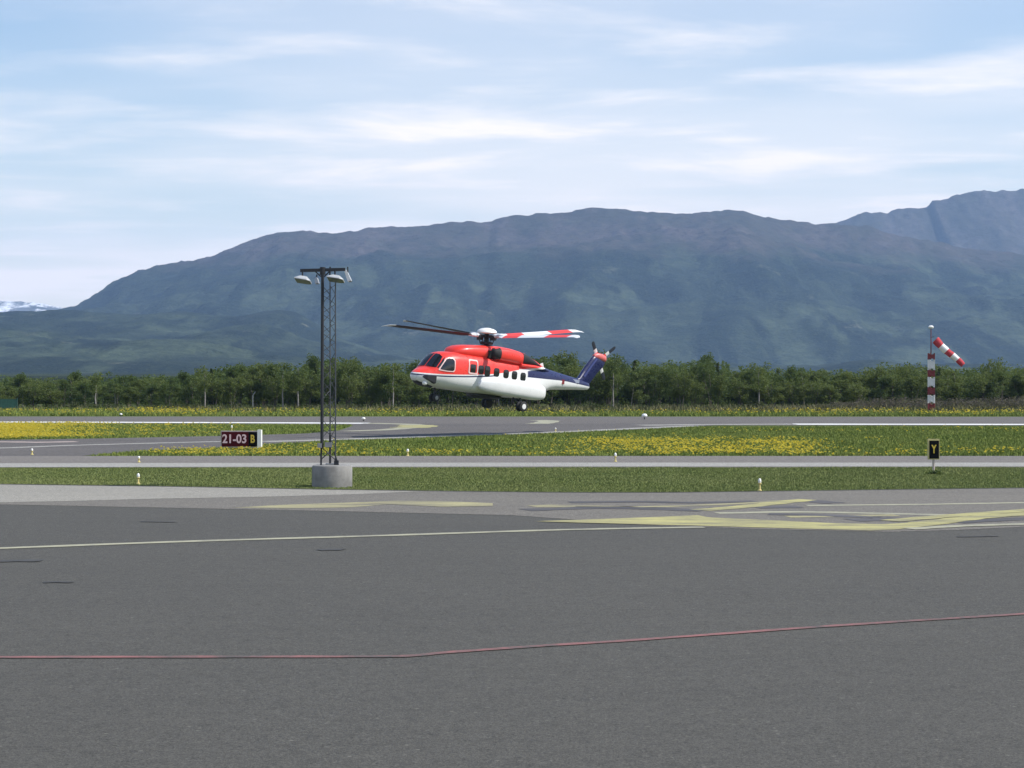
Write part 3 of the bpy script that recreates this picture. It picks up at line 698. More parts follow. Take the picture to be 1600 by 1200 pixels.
# ------------------------------------------------------------------ flood light mast
base = gp(516, 762.5); base.y += .72
mast = thing('floodlight_mast', base, 'tall floodlight mast with four white lamps on a round concrete base', 'light mast')
MD = base.y
m_lat = paint('lattice_grey_steel', (.085, .092, .10, 1), .55, .4, .2)
px = MD / FPX                                                    # metres per photo pixel at the mast
b = MB().lathe([(.70, -.15), (.715, .05), (.715, .70), (.69, .76), (.62, .775)], 40); b.build('concrete_base', m_conc, mast, True, 35)
top_z = at(503, 420, MD).z
lx = (500.5 - 516) * px; cx1, cx2 = (512 - 516) * px, (521.5 - 516) * px
pa, pb, pc = Vector((lx, -.12, 0)), Vector((cx1, .22, 0)), Vector((cx2, -.05, 0))
zb = 1.38
MB().tube(pa + Vector((0, 0, zb)), pa + Vector((.03, 0, top_z)), .058, .055, 12).build('pole', m_mastdark, mast, True, 40)
for p in (pb, pc):
    MB().tube(p + Vector((0, 0, .77)), p + Vector((.0, 0, top_z - .25)), .026, .022, 6).build('chord', m_lat, mast)
lat = MB(); k = 0; z = zb
while z < top_z - .6:
    z2 = z + .34
    for a, c in ((pb, pc), (pa, pb), (pc, pa)):
        s, e = (a, c) if k % 2 else (c, a)
        lat.tube(s + Vector((0, 0, z)), e + Vector((0, 0, z2)), .013, .013, 4, False)
    z = z2; k += 1
lat.build('lattice', m_lat, mast)
b = MB()
b.tube(pa + Vector((-.03, 0, .76)), pa + Vector((-.02, 0, zb)), .035, n=8)
b.tube(pa + Vector((0, 0, 1.0)), pb + Vector((0, 0, 1.25)), .022, n=6); b.tube(pa + Vector((.02, 0, zb)), pc + Vector((0, 0, .95)), .02, n=6)
b.tube(pb + Vector((0, 0, .77)), pb + Vector((0, 0, 1.9)), .04, n=8); b.tube(pc + Vector((.1, 0, .77)), pc + Vector((-.05, 0, 1.25)), .03, n=6)
b.box(pc + Vector((.03, 0, .86)), (.16, .14, .16)); b.build('hinge_frame', m_mastdark, mast)
b = MB(); b.box(pa + Vector((-.07, -.09, 1.47)), (.15, .05, .16)); b.box((pa + pc) / 2 + Vector((0, -.07, 1.50)), (.26, .05, .17)); b.build('clamp_plate', m_steel, mast)
MB().box(pb + Vector((.0, -.02, .80)), (.3, .2, .05)).build('foot_plate', m_steel, mast)
cz = at(0, 423, MD).z; cl_, cr_ = (467 - 516) * px, (537 - 516) * px
b = MB(); b.box(((cl_ + cr_) / 2, -.1, cz + .02), (cr_ - cl_, .12, .11), Matrix.Rotation(R(-1.6), 3, 'Y')); b.build('crossbar', m_mastdark, mast)
b = MB(); b.tube((lx + .03, -.1, cz - .15), (lx + .03, -.1, cz + .12), .10, n=10); b.tube((pb.x, .05, cz - .35), (pb.x + .02, .05, cz + .14), .03, n=6); b.tube((lx + .02, -.1, cz - .28), (lx + .3, -.1, cz), .025, n=6); b.tube((lx + .04, -.1, cz - .28), (lx - .26, -.1, cz), .025, n=6); b.build('mast_head', m_mastdark, mast)
m_floodw = paint('flood_housing', (.44, .46, .47, 1), .4, .1, .08); m_floodglass = paint('flood_glass', (.10, .115, .12, 1), .15, 0, .1)
def flood(u0, u1, v0, v1, yoff, tilt, yaw):
    x0, x1 = (u0 - 516) * px, (u1 - 516) * px; w = x1 - x0
    z0 = at(0, v0, MD).z; cxm = (x0 + x1) / 2; h = (v1 - v0) * px
    rot = Matrix.Rotation(R(yaw), 3, 'Z') @ Matrix.Rotation(R(tilt), 3, 'Y') @ Matrix.Rotation(R(-17), 3, 'X')
    prof = []
    for (f, zz) in ((.42, 0), (.62, -.28), (.98, -.80), (1.0, -1.0)):         # asymmetric hood, wider below
        prof.append([rot @ Vector((sx * w / 2 * f, sy * .24 * f, zz * h)) + Vector((cxm, yoff, z0)) for sx, sy in ((-1, -1), (-.3, -1.05), (.6, -1.0), (1, -.7), (1, .7), (.6, 1.0), (-.3, 1.05), (-1, 1))])
    o = MB().rings(prof).build('floodlight', m_floodw, mast)
    rg = [rot @ Vector((sx * w / 2 * .93, sy * .24 * .93, -1.03 * h)) + Vector((cxm, yoff, z0)) for sx, sy in ((-1, -1), (-.3, -1.05), (.6, -1.0), (1, -.7), (1, .7), (.6, 1.0), (-.3, 1.05), (-1, 1))]
    rg2 = [p + rot @ Vector((0, 0, -.012)) for p in rg]
    MB().rings([rg, rg2]).build('glass', m_floodglass, o)
    MB().box((cxm - w * .1, yoff, (z0 + cz) / 2 + .0), (.05, .04, abs(cz - z0) + .06)).build('bracket', m_mastdark, o)
flood(461, 486, 433, 440.5, -.22, 9, -8); flood(511, 537, 431.5, 438.5, -.22, 8, -8)
def flood_side(u, v0, v1, yoff, lean):
    x, z0, z1 = (u - 516) * px, at(0, v0, MD).z, at(0, v1, MD).z
    rot = Matrix.Rotation(R(lean), 3, 'Y')
    o = MB(); c = Vector((x, yoff, (z0 + z1) / 2)); h = z0 - z1
    o.rings([[rot @ Vector((sx * .055 * k, sy * .22 * k, q * h)) + c for sx, sy in ((-1, -1), (1, -1), (1, 1), (-1, 1))] for q, k in ((.5, .55), (.2, .9), (-.5, 1.1))])
    o = o.build('floodlight', m_floodw, mast)
    MB().box(rot @ Vector((0, 0, -.53 * h)) + c, (.09, .4, .02)).build('glass', m_floodglass, o)
    MB().box(c + Vector((0, 0, h * .5)), (.04, .04, .2)).build('bracket', m_mastdark, o)
flood_side(491.5, 433, 443, .15, -12); flood_side(540, 421, 440, .15, -22)

# ------------------------------------------------------------------ signs
def text_mesh(s, size, mat, font_scale_x=1.0, extrude=.006, bold=0.0):
    cu = bpy.data.curves.new('t', 'FONT'); cu.body = s; cu.size = size; cu.extrude = extrude; cu.align_x = 'CENTER'; cu.align_y = 'CENTER'; cu.offset = bold
    o = bpy.data.objects.new('t', cu); col.objects.link(o); bpy.context.view_layer.update()
    me = bpy.data.meshes.new_from_object(o.evaluated_get(bpy.context.evaluated_depsgraph_get())); bpy.data.objects.remove(o)
    me.transform(Matrix.Diagonal((font_scale_x, 1, 1, 1))); me.materials.clear(); me.materials.append(mat); return me
sb = gp(375.5, 703.5); sp = sb.y / FPX
sign = thing('runway_sign', sb, 'dark red runway sign reading 21-03 with a black end panel, beside the taxiway', 'sign', rz=R(-4))
shh = 26 * sp; z0 = .14
m_signred = paint('sign_red_face', (.085, .006, .010, 1), .85, 0, .1, 3, .15); m_signblk = paint('sign_black_face', (.006, .006, .006, 1), .9, 0, .1, 3, .1)
m_signfrm = paint('sign_frame', (.50, .42, .38, 1), .5, 0, .1); m_signtxt = paint('sign_letter_white', (.85, .60, .62, 1), .5, 0, .05); m_signend = paint('sign_end_white', (.82, .82, .78, 1), .45, 0, .04)
def sx(u0, u1): return ((u0 + u1) / 2 - 375.5) * sp, (u1 - u0) * sp
c, w = sx(344.5, 402.5); MB().box((c, .12, z0 + shh / 2), (w, .24, shh)).build('cabinet', m_signfrm, sign)
fr = 1.5 * sp
c, w = sx(346, 388.6); MB().box((c, -.012, z0 + shh / 2), (w, .02, shh - 2 * fr)).build('red_panel', m_signred, sign)
c, w = sx(388.7, 402.4); MB().box((c, -.012, z0 + shh / 2), (w, .02, shh - 2 * fr)).build('black_panel', m_signblk, sign)
c, w = sx(402.6, 408.6); MB().box((c, .11, z0 + shh / 2 + .02), (w, .30, shh + 2.2 * sp)).build('end_cap', m_signend, sign)
t = obj('lettering', text_mesh('21-03', shh * .72, m_signtxt, .90, .006, .014), sign); t.rotation_euler = (R(90), 0, 0); t.location = (sx(349, 384)[0], -.03, z0 + shh * .5)
t = obj('lettering', text_mesh('B', shh * .66, m_yellowpaint, .72, .006, .016), sign); t.rotation_euler = (R(90), 0, 0); t.location = (sx(391, 399)[0], -.03, z0 + shh * .5)
for x in (-24, -2, 20): MB().box((x * sp, .12, z0 / 2 - .02), (.08, .1, z0 + .04)).build('foot', m_dark, sign)

yb = gp(1459, 741.5); yp = yb.y / FPX
ys = thing('taxiway_sign', yb, 'small upright black sign with yellow letter Y on a white post in grass', 'sign')
zt, zl = at(0, 686, yb.y).z, at(0, 718, yb.y).z; w = 18 * yp
MB().box((0, .05, (zt + zl) / 2), (w, .12, zt - zl)).build('frame', paint('sign_yellow_frame', (.60, .52, .22, 1), .5), ys)
MB().box((.01, -.016, (zt + zl) / 2 - .012), (w - 3.0 * yp, .02, zt - zl - 4 * yp)).build('black_panel', m_signblk, ys)
t = obj('lettering', text_mesh('Y', .46, m_yellowpaint, .62, .006, .012), ys); t.rotation_euler = (R(90), 0, 0); t.location = (0, -.032, (zt + zl) / 2 - .01)
MB().tube((0, .04, -.02), (0, .04, zl + .02), .05, n=10).build('post', m_signfrm, ys, True, 40)
MB().tube((0, .04, -.02), (0, .04, .07), .13, .11, 12).build('base_plate', m_dark, ys, True, 40)
rs = np.random.default_rng(5); V = leaf_cloud([(0, 0, .08), (.1, -.1, .06), (-.12, -.05, .05)], [(.22, .18, .12)] * 3, [60] * 3, .06, rs)
gt = obj('grass_tuft', mesh_quads('grass_tuft', V, m_alder)); gt.location = yb + Vector((0, -.05, 0)); tag(gt, 'dark grass tuft around the foot of the black Y sign', 'grass tuft')

# ------------------------------------------------------------------ raised edge lights
def edge_light(u, v, h, label, kind):
    p = gp(u, v); t = thing('edge_light', p, label, 'light')
    if kind == 'taxi':
        MB().lathe([(.075, -.02), (.075, .04), (.04, .06), (.028, h * .55)], 14).build('stem', m_amber, t, True, 40)
        MB().lathe([(.035, h * .5), (.065, h * .58), (.065, h * .64), (.045, h * .66)], 14).build('collar', m_amber, t, True, 40)
        MB().lathe([(.045, h * .64), (.058, h * .74), (.052, h * .9), (.02, h)], 14).build('lens', m_lens, t, True, 50)
    else:
        MB().tube((0, 0, -.02), (0, 0, h * .45), .05, n=10).build('stem', m_dark, t, True, 40)
        MB().lathe([(h * .22, h * .38), (h * .46, h * .5), (h * .5, h * .68), (h * .36, h * .92), (h * .12, h)], 16).build('lens', m_lens, t, True, 60)
    return t
edge_light(216, 756.8, .40, 'yellow and white edge light in grass beside pale concrete', 'taxi')
edge_light(1187, 767.5, .44, 'short white edge light at the weathered apron edge before the grass', 'taxi')
edge_light(217, 723, .30, 'small edge light on the service road behind the yellow light', 'taxi')
edge_light(50, 711, .32, 'small pale edge light on the dark taxiway bend', 'taxi')
edge_light(637, 713, .36, 'small pale edge light in the flowers behind the round concrete base', 'taxi')
edge_light(961.5, 722, .42, 'white edge light on the service road by the densest yellow flowers', 'taxi')
edge_light(1007, 655.5, .50, 'big round white runway light on the verge behind the helicopter tail', 'runway')
edge_light(568, 658, .32, 'round white runway light on the far side near the light mast', 'runway')
edge_light(189, 650.5, .28, 'round white runway light in the far verge near the green enclosure', 'runway')
edge_light(868, 674.6, .28, 'tiny white edge light on the taxiway shoulder under the helicopter tail', 'taxi')
edge_light(362, 676, .50, 'thin pale edge light in the grass just behind the red sign', 'taxi')

# ------------------------------------------------------------------ windsock mast
wb = gp(1454.5, 645); wp = wb.y / FPX
wm = thing('windsock_mast', wb, 'red and white banded lattice windsock mast on the far verge', 'windsock')
def wz(v): return at(0, v, wb.y).z
hw = 5.0 * wp
bandv = [(645, 630, 0), (630, 617, 1), (617, 605, 0), (605, 589, 1), (589, 578, 0), (578, 562, 1), (562, 552, 0)]
for v0, v1, c in bandv:
    za, zb_ = wz(v0), wz(v1); b = MB(); tri = [Vector((-hw, -.15, 0)), Vector((hw, -.15, 0)), Vector((0, .45, 0))]
    for k in range(3):
        p, q = tri[k], tri[(k + 1) % 3]
        b.tube(p + Vector((0, 0, za)), p + Vector((0, 0, zb_)), .05, n=6)
        n = max(1, round((zb_ - za) / .45))
        for j in range(n):
            s0, s1 = za + (zb_ - za) * j / n, za + (zb_ - za) * (j + 1) / n
            b.tube(p + Vector((0, 0, s0)), q + Vector((0, 0, s1)), .03, n=4, cap=False); b.tube(q + Vector((0, 0, s0)), p + Vector((0, 0, s1)), .05, n=4, cap=False)
        b.box((p + q) / 2 + Vector((0, 0, (za + zb_) / 2)), ((q - p).length * .95, .02, (zb_ - za) * .66), Matrix.Rotation(math.atan2((q - p).y, (q - p).x), 3, 'Z'))
    b.build('red_section' if c == 0 else 'white_section', m_redpaint if c == 0 else m_white, wm)
MB().tube((0, 0, wz(553)), (0, 0, wz(513)), .06, .045, 8).build('top_pole', paint('top_pole_paint', (.16, .05, .06, 1), .5), wm)
lp = MB().lathe([(.08, wz(513.5)), (.24, wz(512.8)), (.28, wz(510.5)), (.14, wz(508.5))], 12).build('lamp', m_lens, wm, True, 50)
# windsock tube hangs down wind: mouth ring at the pole, five bands
mouth, tip = at(1461.5, 531, wb.y) - wb, at(1503, 571.5, wb.y) - wb
mouth.y, tip.y = -.05, -.5
MB().tube((0, 0, mouth.z + .25), mouth + Vector((-.12, 0, .3)), .03, n=6).build('swivel_arm', m_dark, wm)
ax = (tip - mouth).normalized(); uu = ax.cross(Vector((0, 1, 0))).normalized(); vv = ax.cross(uu)
m_sockr = paint('sock_red_cloth', (.48, .045, .055, 1), .85, 0, .1); m_sockw = paint('sock_white_cloth', (.80, .78, .76, 1), .85, 0, .05)
sock = None
for k in range(5):
    rs_ = []
    for j in range(5):
        f = (k + j / 4) / 5; r = (.40 - .13 * f) * (1 + .05 * math.sin(f * 23)); sag = Vector((0, 0, -.10 * math.sin(f * 5.5)))
        rs_.append([mouth + (tip - mouth) * f + sag + (uu * math.cos(a) * 1.0 + vv * math.sin(a)) * r for a in [2 * math.pi * q / 18 for q in range(18)]])
    MB().rings(rs_, cap=False).build('sock_band', m_sockr if k % 2 == 0 else m_sockw, wm, True)

# green enclosure and the lone leaning pole at the wood's edge
gb = gp(-6, 641.5); gpx = gb.y / FPX
enc = thing('green_enclosure', gb, 'green mesh fence enclosure at the edge of the wood', 'fence')
m_green = paint('green_mesh', (.035, .12, .085, 1), .7, 0, .2)
ex = (27 - -6) * gpx
for x0, x1 in ((-ex, -ex * .0), (0, ex)):
    b = MB(); b.box(((x0 + x1) / 2, 0, .62), (x1 - x0 - .06, .03, 1.05))
    b.build('mesh_panel', m_green, enc)
for x in (-ex, 0, ex): MB().tube((x, 0, -.1), (x, 0, 1.28), .045, n=8).build('post', paint('green_post', (.03, .085, .065, 1), .6), enc, True, 40)
MB().box((0, 0, 1.19), (2 * ex, .05, .05)).build('top_rail', m_green, enc)
fb = gp(395, 641); t = thing('bent_post', fb, 'grey pole with an angled top in front of the trees', 'pole')
b = MB(); b.tube((0, 0, -.1), (0, 0, 1.55), .06, .055, 8); b.tube((0, 0, 1.53), (.28, 0, 1.95), .05, .045, 8); b.build('post', m_steel, t, True, 40)
MB().box((0, 0, .1), (.2, .2, .3)).build('footing', m_conc, t)

# ------------------------------------------------------------------ helicopter (local axes: x forward, y left, z up from the wheel contact plane)
SC = 24.3; HD = FPX / SC
hp = at(788, 640.5, HD)
heli = thing('helicopter', hp, 'red, white and blue twin engine helicopter hovering above the taxiway', 'helicopter')
heli.rotation_euler = Euler((R(-3.3), R(-5.4), R(225)), 'XYZ')
SEC = [  # x, z_bottom, z_top, half width, exponent
    (8.22, 1.42, 1.56, .05, 2.0), (8.16, 1.30, 1.66, .22, 2.1), (8.02, 1.20, 1.78, .42, 2.2), (7.80, 1.10, 1.90, .62, 2.3), (7.55, 1.03, 2.00, .79, 2.5), (7.32, .98, 2.10, .90, 2.6),
    (7.10, .95, 2.36, .98, 2.5), (6.85, .92, 2.68, 1.04, 2.5), (6.60, .90, 2.94, 1.09, 2.6), (6.3, .88, 3.10, 1.13, 2.8), (5.95, .86, 3.18, 1.16, 3.0), (5.4, .85, 3.23, 1.18, 3.2), (4.5, .84, 3.24, 1.19, 3.3),
    (3.0, .82, 3.24, 1.19, 3.3), (1.0, .80, 3.24, 1.19, 3.3), (-.6, .82, 3.22, 1.18, 3.2), (-1.4, .88, 3.18, 1.13, 3.0), (-2.0, 1.02, 3.12, 1.05, 2.9), (-2.6, 1.24, 3.05, .94, 2.8), (-3.2, 1.50, 2.99, .81, 2.7), (-3.8, 1.64, 2.92, .70, 2.6),
    (-4.8, 1.73, 2.80, .56, 2.5), (-5.8, 1.82, 2.69, .45, 2.4), (-6.6, 1.88, 2.61, .37, 2.3), (-7.2, 1.92, 2.52, .29, 2.2), (-7.55, 1.97, 2.44, .20, 2.1), (-7.68, 2.08, 2.32, .08, 2.0)]
SA = np.array(SEC)[::-1]
def sec(x): return [float(np.interp(x, SA[:, 0], SA[:, k])) for k in range(1, 5)]
def side_y(x, z):
    zb, zt, hw, e = sec(x); q = abs((z - (zb + zt) / 2) / ((zt - zb) / 2))
    return hw * max(0, 1 - q ** e) ** (1 / e)
def front_x(y, z):
    lo, hi = 5.0, 8.22
    def ins(x):
        zb, zt, hw, e = sec(x); return abs(y / hw) ** e + abs((z - (zb + zt) / 2) / ((zt - zb) / 2)) ** e < 1
    for _ in range(30):
        m = (lo + hi) / 2
        if ins(m): lo = m
        else: hi = m
    return lo
def supring(x, zb, zt, hw, e, n=36, yc=0.0):
    out = []
    for k in range(n):
        a = 2 * math.pi * k / n; c, s = math.cos(a), math.sin(a)
        out.append(Vector((x, yc + hw * math.copysign(abs(c) ** (2 / e), c), (zb + zt) / 2 + (zt - zb) / 2 * math.copysign(abs(s) ** (2 / e), s))))
    return out
C_RED = (.78, .050, .036, 1); C_WHT = (.72, .73, .72, 1); C_BLU = (.010, .014, .070, 1)
def livery():
    M = Mat('airframe_livery', .32, 0, .5); p = M.pos(); s = M.n('ShaderNodeSeparateXYZ'); M.L(p, s.inputs[0]); X, Y, Z = s.outputs
    cv = M.n('ShaderNodeFloatCurve'); cm = cv.mapping; cm.use_clip = False
    pts = [(-3.2, 3.32), (-2.5, 3.14), (-1.54, 2.93), (-.6, 2.78), (.36, 2.60), (1.4, 2.36), (2.5, 2.16), (3.93, 1.99), (5.5, 1.84), (7.31, 1.72), (8.7, 1.68)]
    n = lambda x: (x + 3.2) / 11.9
    c = cm.curves[0]
    while len(c.points) < len(pts): c.points.new(.5, .5)
    for q, (x, z) in zip(c.points, pts): q.location = (n(x), (z - 1) / 3); q.handle_type = 'AUTO'
    cm.update()
    M.set(cv, 'Value', M.rng(X, -3.2, 8.7)); B = M.math('ADD', M.math('MULTIPLY', cv.outputs[0], 3), 1)
    d = M.math('SUBTRACT', Z, B)
    red = M.math('GREATER_THAN', d, 0)
    stripe = M.math('MULTIPLY', M.math('MULTIPLY', M.math('LESS_THAN', d, -.085), M.math('GREATER_THAN', d, -.165)), M.math('GREATER_THAN', X, 2.2))
    blue = M.math('MULTIPLY', M.math('MULTIPLY', M.math('LESS_THAN', X, -.62), M.math('GREATER_THAN', Z, M.math('ADD', M.rng(X, -4.0, -.6, 2.32, 2.24), M.rng(X, -7.5, -5.0, -.14, 0)))), M.math('LESS_THAN', d, -.15))
    tail = M.math('MULTIPLY', M.math('LESS_THAN', X, -3.2), M.math('GREATER_THAN', Z, M.math('ADD', M.rng(X, -4.0, -.6, 2.32, 2.24), M.rng(X, -7.5, -5.0, -.14, 0))))
    c = M.mix(red, C_WHT, C_RED); c = M.mix(stripe, c, C_BLU); c = M.mix(blue, c, C_BLU); c = M.mix(tail, c, C_BLU)
    # belly grime and rows of panel joints
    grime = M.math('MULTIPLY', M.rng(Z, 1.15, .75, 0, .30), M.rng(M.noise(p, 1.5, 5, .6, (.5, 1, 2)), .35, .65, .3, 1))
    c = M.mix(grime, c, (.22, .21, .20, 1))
    br = M.n('ShaderNodeTexBrick'); cb = M.n('ShaderNodeCombineXYZ'); M.L(X, cb.inputs[0]); M.L(Z, cb.inputs[1]); M.L(cb.outputs[0], br.inputs['Vector'])
    br.inputs['Scale'].default_value = 1; br.inputs['Brick Width'].default_value = 1.35; br.inputs['Row Height'].default_value = .8; br.inputs['Mortar Size'].default_value = .012; br.inputs['Mortar Smooth'].default_value = .3
    c = M.mix(M.math('MULTIPLY', br.outputs['Fac'], .22), c, (.12, .12, .13, 1))
    M.color(c); M.L(M.rng(M.noise(p, 4, 4), .3, .7, .24, .45), M.b.inputs['Roughness']); return M.m
m_liv = livery()
m_red = paint('red_gloss', C_RED, .34, 0, .06, 1.5); m_blue = paint('blue_gloss', C_BLU, .3, 0, .06, 1.5); m_wg = paint('white_gloss', C_WHT, .32, 0, .05, 1.5)
m_pink = paint('pale_frame', (.75, .52, .49, 1), .4, 0, .05)
m_soot = paint('sooted_black', (.012, .012, .013, 1), .7, 0, .2, 2)
m_glass = paint('tinted_glass', (.012, .014, .016, 1), .06, 0, .1, 2, .6)
m_hub = paint('rotor_dark_metal', (.03, .032, .036, 1), .55, .2, .2)
xs = np.concatenate([np.linspace(8.22, 6.6, 26), np.linspace(6.5, -2.0, 40), np.linspace(-2.15, -7.68, 34)])
rings = [supring(x, *sec(x)) for x in xs]
fus = MB().rings(rings).build('fuselage', m_liv, heli, True, 50)

def side_patch(name, poly, off, mat, parent, sgn=1, ring=None, thick=.02, n=8):
    """panel or frame set on the curved cabin side; poly in (x, z); ring = inner scale for a frame"""
    pts = []
    for i in range(len(poly)):
        a, c = poly[i], poly[(i + 1) % len(poly)]
        for k in range(n): pts.append((a[0] + (c[0] - a[0]) * k / n, a[1] + (c[1] - a[1]) * k / n))
    cx, cz_ = np.mean([p[0] for p in pts]), np.mean([p[1] for p in pts])
    P = lambda x, z, o: Vector((x, sgn * (side_y(x, z) + o), z))
    b = MB(); N = len(pts)
    if ring:
        inn = [(cx + (x - cx) * ring, cz_ + (z - cz_) * ring) for x, z in pts]
        V = [P(x, z, off) for x, z in pts] + [P(x, z, off) for x, z in inn] + [P(x, z, -.02) for x, z in pts]
        F = [(k, (k + 1) % N, N + (k + 1) % N, N + k) for k in range(N)] + [(k, (k + 1) % N, 2 * N + (k + 1) % N, 2 * N + k) for k in range(N)]
        b.add(V, F)
    else:
        V = [P(cx, cz_, off)]; F = []
        for q, s in enumerate((.5, 1.0)): V += [P(cx + (x - cx) * s, cz_ + (z - cz_) * s, off) for x, z in pts]
        V += [P(x, z, -.02) for x, z in pts]
        F = [(0, 1 + k, 1 + (k + 1) % N) for k in range(N)]
        for q in (0, 1): F += [(1 + q * N + k, 1 + (q + 1) * N + k, 1 + (q + 1) * N + (k + 1) % N, 1 + q * N + (k + 1) % N) for k in range(N)]
        b.add(V, F)
    return b.build(name, mat, parent, True, 40)
def rrect(x0, x1, z0, z1, r, k=4):
    out = []
    for cx, cz_, a0 in ((x1 - r, z1 - r, 0), (x0 + r, z1 - r, 90), (x0 + r, z0 + r, 180), (x1 - r, z0 + r, 270)):
        for q in range(k + 1): a = R(a0 + 90 * q / k); out.append((cx + r * math.cos(a), cz_ + r * math.sin(a)))
    return out
ck = [(6.92, 2.03), (6.87, 2.14), (6.60, 2.50), (6.42, 2.70), (6.22, 2.79), (5.95, 2.78), (5.84, 2.66), (5.84, 2.12), (5.93, 2.02), (6.4, 2.0)]
for sg in (1, -1):
    w = side_patch('cockpit_window', ck, .016, m_glass, heli, sg)
    fr_ = [(x + (x - 6.3) * .13, z + (z - 2.42) * .15) for x, z in ck]
    side_patch('frame', fr_, .030, m_pink, w, sg, .86)
    d = side_patch('cabin_door', rrect(3.86, 4.66, 1.98, 2.90, .12), .022, m_pink, heli, sg, .80)
    side_patch('pane', rrect(4.04, 4.50, 2.08, 2.60, .08), .020, m_glass, d, sg, n=2)
    for i, x in enumerate((3.58, 3.02, 2.21, 1.36, .60, -.19)):
        zc_ = 2.33 - .02 * i; hwd = .235; zh = .27 if i != 1 else .36
        q = side_patch('cabin_window', rrect(x - hwd, x + hwd, zc_ - zh, zc_ + zh - (.0 if i != 1 else .05), .15), .018, m_glass, heli, sg, n=2)
    side_patch('door_outline', rrect(-.58, .22, 1.70, 2.70, .1), .007, m_wg, heli, sg, .955)
# windscreen: two panes and a quarter pane on each side, on the sloping front
def front_patch(name, poly, off, mat, parent, sgn):
    pts = []
    for i in range(len(poly)):
        a, c = poly[i], poly[(i + 1) % len(poly)]
        for k in range(8): pts.append((a[0] + (c[0] - a[0]) * k / 8, a[1] + (c[1] - a[1]) * k / 8))
    cy, cz_ = np.mean([p[0] for p in pts]), np.mean([p[1] for p in pts]); N = len(pts)
    def P(y, z, o): return Vector((front_x(y, z) + o, sgn * y * (1 + o * .5), z + o * .8))
    V = [P(cy, cz_, off)]
    for s in (.33, .66, 1.0): V += [P(cy + (y - cy) * s, cz_ + (z - cz_) * s, off) for y, z in pts]
    V += [P(y, z, -.02) for y, z in pts]
    F = [(0, 1 + k, 1 + (k + 1) % N) for k in range(N)]
    for q in (0, 1, 2): F += [(1 + q * N + k, 1 + (q + 1) * N + k, 1 + (q + 1) * N + (k + 1) % N, 1 + q * N + (k + 1) % N) for k in range(N)]
    return MB().add(V, F).build(name, mat, parent, True, 40)
for sg in (1, -1):
    front_patch('windscreen', [(.05, 2.19), (.55, 2.14), (.85, 2.13), (.83, 2.50), (.74, 2.82), (.42, 2.97), (.05, 3.0)], .016, m_glass, heli, sg)
    front_patch('quarter_window', [(.895, 2.12), (.955, 2.10), (.985, 2.30), (.96, 2.56), (.83, 2.84), (.885, 2.52)], .014, m_glass, heli, sg)
# upper deck: gearbox cowling, engine nacelles, inlets, exhausts
def loft(name, secs, mat, parent, yc=0, n=26, sharp=50):
    A = np.array(secs)[::-1]; X = np.linspace(secs[0][0], secs[-1][0], 26); r = []
    for x in X:
        v = [float(np.interp(x, A[:, 0], A[:, k])) for k in range(1, A.shape[1])]
        r.append(supring(x, v[0], v[1], v[2], v[3], n, v[4] if len(v) > 4 else yc))
    return MB().rings(r).build(name, mat, parent, True, sharp)
loft('gearbox_cowling', [(5.45, 3.05, 3.28, .35, 2.2), (5.25, 3.0, 3.50, .66, 2.5), (4.9, 2.98, 3.66, .82, 2.8), (4.2, 2.98, 3.78, .90, 3), (3.0, 2.98, 3.88, .92, 3), (1.9, 2.98, 3.96, .85, 2.8), (1.2, 2.98, 3.98, .62, 2.6), (.2, 2.95, 3.95, .55, 2.6), (-1.0, 2.9, 3.80, .50, 2.5), (-2.2, 2.85, 3.40, .42, 2.3), (-3.1, 2.75, 3.02, .3, 2.2)], m_red, heli)
